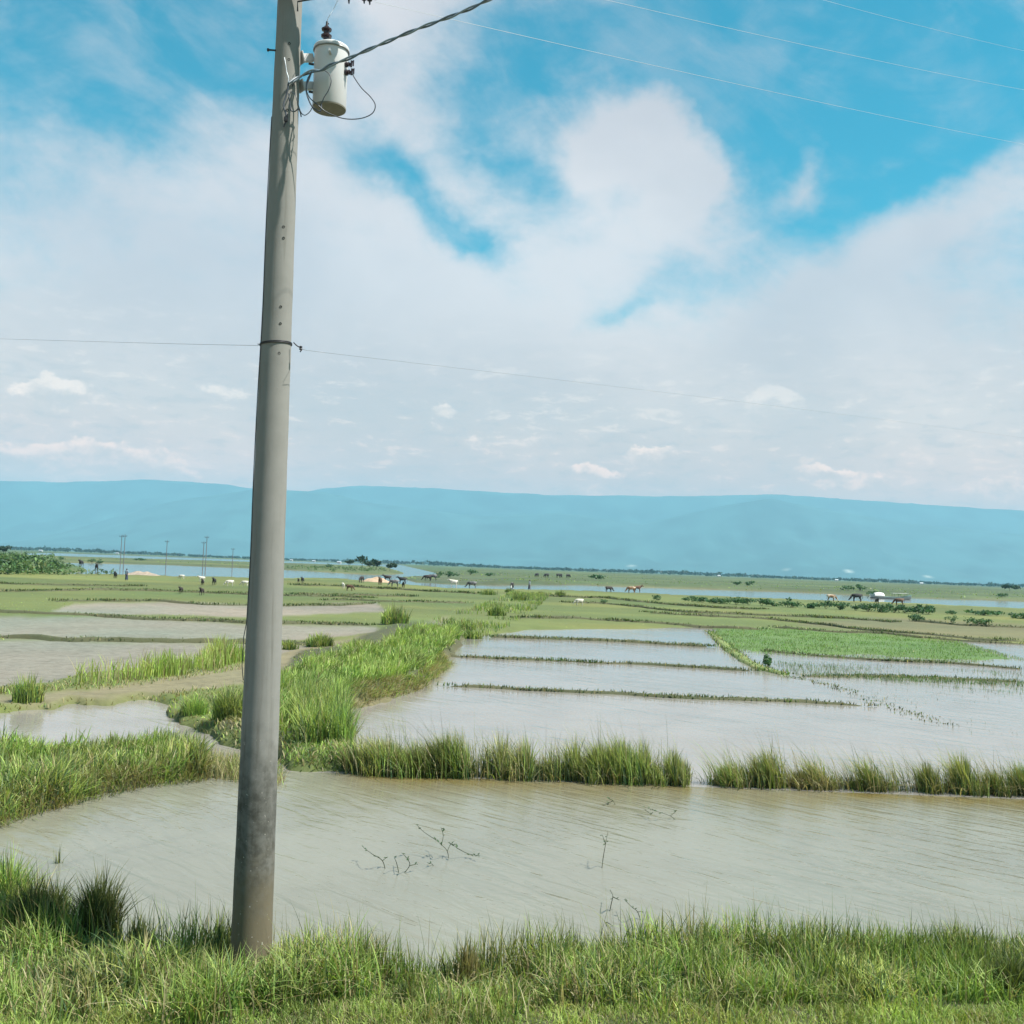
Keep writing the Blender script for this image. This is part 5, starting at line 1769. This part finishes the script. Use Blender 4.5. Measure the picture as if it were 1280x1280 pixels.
def person(label, px, py, head, hgt=1.68, stride=0.16):
    a = G(px, py, 0.16)
    a.z = ground_z(a)
    r = empty('person', a, math.radians(head))
    s = hgt / 1.70
    r.scale = (s, s, s)
    tag(r, label, 'person')
    J = [((0, 0, 0.92), (0.13, 0.16)), ((0.01, 0, 1.12), (0.11, 0.14)), ((0.02, 0, 1.34), (0.12, 0.17)), ((0.03, 0, 1.47), (0.06, 0.06)), ((0.05, 0, 1.56), (0.085, 0.075)), ((0.05, 0, 1.65), (0.085, 0.078)), ((0.13, 0, 1.565), (0.016, 0.014))]
    E = [(0, 1), (1, 2), (2, 3), (3, 4), (4, 5), (4, 6)]
    for q, sd_ in ((-1, 1), (1, -1)):
        n = len(J)
        J += [((0.0, 0.10 * q, 0.86), 0.09), ((stride * sd_ * 0.5 + 0.03, 0.10 * q, 0.48), 0.06), ((stride * sd_, 0.10 * q, 0.09), 0.042), ((stride * sd_ + 0.13, 0.11 * q, 0.03), (0.04, 0.03))]
        E += [(0, n), (n, n + 1), (n + 1, n + 2), (n + 2, n + 3)]
        n = len(J)
        J += [((0.02, 0.21 * q, 1.36), 0.058), ((-0.05 * sd_, 0.25 * q, 1.10), 0.042), ((0.10 - 0.08 * sd_, 0.25 * q, 0.88), 0.032), ((0.13 - 0.08 * sd_, 0.25 * q, 0.80), (0.036, 0.02))]
        E += [(2, n), (n, n + 1), (n + 1, n + 2), (n + 2, n + 3)]
        m_ = len(J)
        for f in range(4):
            J.append(((0.14 - 0.08 * sd_ + 0.016 * f, (0.25 + 0.008 * f) * q, 0.735 + 0.012 * abs(f - 1.4)), 0.009))
            E.append((m_ - 1, m_ + f))
        J.append(((0.175 - 0.08 * sd_, 0.22 * q, 0.79), 0.010))
        E.append((m_ - 1, len(J) - 1))
    me = skin_mesh('person_body', J, E, 1)
    link('body', me, M_SKIN, r)
    MB().lathe([(0.03, 1.52), (0.094, 1.56), (0.10, 1.62), (0.092, 1.68), (0.06, 1.722), (0.015, 1.735)], 14, Matrix.Translation((0.035, 0, 0)) @ Matrix.Diagonal((1, 0.92, 1, 1))).build('hair', M_HAIR, r)
    sh = MB()
    sh.lathe([(0.150, 0.86), (0.158, 0.95), (0.150, 1.12), (0.165, 1.32), (0.14, 1.41), (0.075, 1.46)], 20, Matrix.Translation((0.015, 0, 0)) @ Matrix.Diagonal((0.95, 1.22, 1, 1)))
    for q, sd_ in ((-1, 1), (1, -1)):
        sh.tube([(0.02, 0.13 * q, 1.38), (0.02, 0.215 * q, 1.345), (-0.04 * sd_, 0.25 * q, 1.13)], [0.085, 0.078, 0.066], 10)
    sh.build('shirt', M_SHIRT, r)
    MB().lathe([(0.215, 0.16), (0.20, 0.35), (0.18, 0.62), (0.165, 0.84), (0.156, 0.93)], 20, Matrix.Diagonal((1.05, 1.0, 1, 1))).build('lungi', M_LUNGI, r)
    return r


person('person in a grey shirt and dark wrap walking on the field', 661.5, 737, 8)
person('person in a pale top standing by the channel at the far left', 158, 726, 250, 1.6, 0.05)

# ------------------------------------------------------------------ soil heap, boat, far poles, houses
def mound(label, px, py, w_, d_, h_, col):
    a = G(px, py)
    a.z = ground_z(a) - 0.05
    n, m_ = 26, 12
    V, C = [], []
    for j in range(m_ + 1):
        for i in range(n + 1):
            u, v = i / n * 2 - 1, j / m_ * 2 - 1
            r = min(1, math.sqrt(u * u + v * v))
            z = h_ * max(0, 1 - r ** 1.6) * (0.75 + 0.5 * mnoise.noise(Vector((u * 3 + px, v * 3, 0)))) + 0.08 * mnoise.noise(Vector((u * 9, v * 9, px))) * (1 - r)
            V.append((u * w_ / 2, v * d_ / 2, z))
            g = 0.8 + 0.4 * random.random()
            C.append([c * g for c in col])
    T = [(j * (n + 1) + i, j * (n + 1) + i + 1, (j + 1) * (n + 1) + i + 1, (j + 1) * (n + 1) + i) for j in range(m_) for i in range(n)]
    me = mesh_np('soil_heap', V, T, np.array(C), extra={'wet': np.zeros(len(V))})
    o = link('soil_heap', me, M_GROUND)
    o.location = a
    return tag(o, label, 'soil heap')


mound('pinkish bare soil heap behind the cattle', 470, 728, 6.2, 4.0, 1.15, (0.40, 0.28, 0.19))
mound('pale heap of earth by the channel at the far left', 178, 719.5, 7.0, 4.0, 0.85, (0.30, 0.24, 0.19))

M_HULL = simple('boat_hull', (0.34, 0.42, 0.42), 0.6, 0, 0.3, 3)
M_DECK = simple('boat_deck', (0.16, 0.30, 0.29), 0.6, 0, 0.25, 3)
M_CANOPY = simple('boat_canopy', (0.70, 0.70, 0.68), 0.55, 0, 0.12, 3)
M_DARKW = simple('dark_wood', (0.03, 0.028, 0.028), 0.8)


def boat():
    a = G(1113, 748.6)
    r = empty('river_boat', (a.x, a.y, 0.0), math.radians(-4))
    tag(r, 'long wooden boat with a white curved cabin roof moored on the river', 'boat')
    L_ = 9.0
    n = 22
    V, T = [], []
    for i in range(n + 1):
        u = i / n
        x = (u - 0.5) * L_
        w_ = 0.95 * math.sin(PI * min(1, max(0, u * 0.94 + 0.03))) ** 0.55
        sheer = 0.42 + 0.55 * abs(2 * u - 1) ** 3
        keel = -0.22 + 0.32 * abs(2 * u - 1) ** 4
        for k, (f, g) in enumerate([(1, 1), (0.86, 0.35), (0, 0), (-0.86, 0.35), (-1, 1)]):
            V.append((x, w_ * f, keel + (sheer - keel) * g))
        for f in (-0.93, 0.93):
            V.append((x, w_ * f, sheer - 0.03))
    m_ = 7
    for i in range(n):
        for k in range(4):
            T.append((i * m_ + k, i * m_ + k + 1, (i + 1) * m_ + k + 1, (i + 1) * m_ + k))
    hull = link('hull', mesh_np('hull', V, T), M_HULL, r)
    mb = MB()
    for s in (1, -1):
        mb.tube([Vector((V[i * m_][0], V[i * m_][1] * s, V[i * m_][2] + 0.02)) for i in range(n + 1)], 0.05, 6)
    mb.build('gunwale', M_DECK, hull)
    mb = MB()
    for i in range(2, n - 2):
        u = (i + 0.5) / n
        w_ = 0.9 * math.sin(PI * min(1, max(0, u * 0.94 + 0.03))) ** 0.55
        mb.box(((u - 0.5) * L_, 0, 0.36), (L_ / n * 0.94, w_ * 1.9, 0.04))
    mb.build('deck', M_DECK, r, False)
    cv, ct = [], []
    k_ = 12
    for i, x in enumerate((-3.7, -3.55, -2.9, -2.2, -1.65, -1.5)):
        hgt = (0.6, 0.8, 0.92, 0.92, 0.8, 0.6)[i]
        for k in range(k_ + 1):
            an = PI * k / k_
            cv.append((x, math.cos(an) * 0.92, 0.45 + math.sin(an) * hgt))
    for i in range(5):
        for k in range(k_):
            ct.append((i * 13 + k, i * 13 + k + 1, (i + 1) * 13 + k + 1, (i + 1) * 13 + k))
    can = link('cabin_roof', mesh_np('cabin_roof', cv, ct), M_CANOPY, r)
    so = can.modifiers.new('thick', 'SOLIDIFY')
    so.thickness = 0.05
    mb = MB()
    mb.box((-2.6, 0, 0.62), (1.9, 1.5, 0.5), Matrix.Identity(4), 0.05)
    mb.build('cabin', M_DARKW, r, False)
    mb = MB()
    for x in (0.6, 2.0, 3.4):
        mb.tube([(x, -0.8, 0.4), (x, -0.8, 1.25)], 0.03, 6).tube([(x, 0.8, 0.4), (x, 0.8, 1.25)], 0.03, 6)
    mb.build('awning_post', M_DARKW, r)
    mb = MB()
    mb.box((2.0, 0, 1.3), (3.4, 1.9, 0.06), Matrix.Identity(4), 0.02)
    mb.build('awning', M_CANOPY, r, False)
    mb = MB()
    mb.tube([(-4.3, 0, 0.6), (-4.9, 0.05, 0.3), (-5.2, 0.05, -0.2)], 0.05, 6)
    mb.build('rudder', M_DARKW, r)


boat()

M_FARPOLE = simple('far_concrete', (0.14, 0.14, 0.14), 0.9)
fp = None
for px_, py_, h_, lb in [(26, 699, 4.2, 'short far power pole above the scrub at the far left'), (150, 711, 8.4, 'left pole of the first far pair by the channel'), (154, 712, 8.4, 'right pole of the first far pair by the channel'),
                         (207, 713, 7.6, 'single far power pole between the two far pairs'), (253, 715, 7.6, 'left pole of the second far pair by the channel'), (256.5, 715, 9.0, 'tall right pole of the second far pair by the channel'),
                         (290, 713.5, 6.6, 'far power pole closest to the big concrete pole')]:
    a = G(px_, py_)
    a.z = ground_z(a) - 0.3
    if fp is None:
        r = empty('far_power_pole', a)
        MB().tube([(0, 0, 0), (0, 0, 8.0)], [0.11, 0.08], 10).build('shaft', M_FARPOLE, r)
        MB().box((0, -0.14, 7.6), (1.1, 0.07, 0.07)).build('crossarm', M_DARKST, r, False)
        for x in (-0.5, 0.0, 0.5):
            MB().lathe([(0.03, 7.65), (0.06, 7.72), (0.05, 7.85), (0.02, 7.9)], 8, Matrix.Translation((x, -0.14, 0))).build('insulator', M_PORC, r)
        fp = r
    else:
        r = copy_tree(fp)
        r.location = a
    r.scale = (0.9, 0.9, h_ / 8.0)
    tag(r, lb, 'power pole', 'power poles across the far channel')

M_WALL = simple('pale_wall', (0.45, 0.45, 0.42), 0.8)
M_ROOF = simple('tin_roof', (0.62, 0.64, 0.66), 0.4, 0.5)
for px_, Y, lb in [(50, 1700, 'small pale house at the left end of the far wood'), (146, 2000, 'pale house with tin roof in the far wood above the first far poles'), (364, 1900, 'pale house in the far wood just right of the pole'), (392, 1800, 'second pale house in the far wood right of the pole'),
                   (899, 1900, 'pale house in the far wood above the hedge row'), (1046, 1800, 'pale house in the far wood left of the boat'), (1152, 1700, 'largest pale house in the far wood right of the boat'), (424, 1500, 'pale house by the tree clump on the far bank')]:
    x = AT(px_, 705, Y).x
    r = empty('far_house', (x, Y, ground_z(Vector((x, Y, 0)))), random.uniform(-0.3, 0.3))
    r.scale = (0.6, 0.6, 0.6)
    tag(r, lb, 'house', 'houses in the far wood')
    MB().box((0, 0, 1.6), (9, 6, 3.4)).build('wall', M_WALL, r, False)
    m_ = MB()
    for s in (-1, 1):
        m_.poly([(-5, 3.6 * s, 3.1), (5, 3.6 * s, 3.1), (5, 0, 5.2), (-5, 0, 5.2)] if s < 0 else [(5, 3.6, 3.1), (-5, 3.6, 3.1), (-5, 0, 5.2), (5, 0, 5.2)])
        m_.poly([(5 * s * 0.9, -3.0, 3.2), (5 * s * 0.9, 3.0, 3.2), (5 * s * 0.9, 0, 5.1)])
    m_.build('roof', M_ROOF, r, False)
    MB().box((0, -3.02, 1.2), (1.1, 0.12, 2.2)).build('door', M_DARKW, r, False)
    for x_ in (-2.8, 2.8):
        MB().box((x_, -3.02, 1.9), (1.2, 0.12, 1.1)).build('window', M_DARKW, r, False)
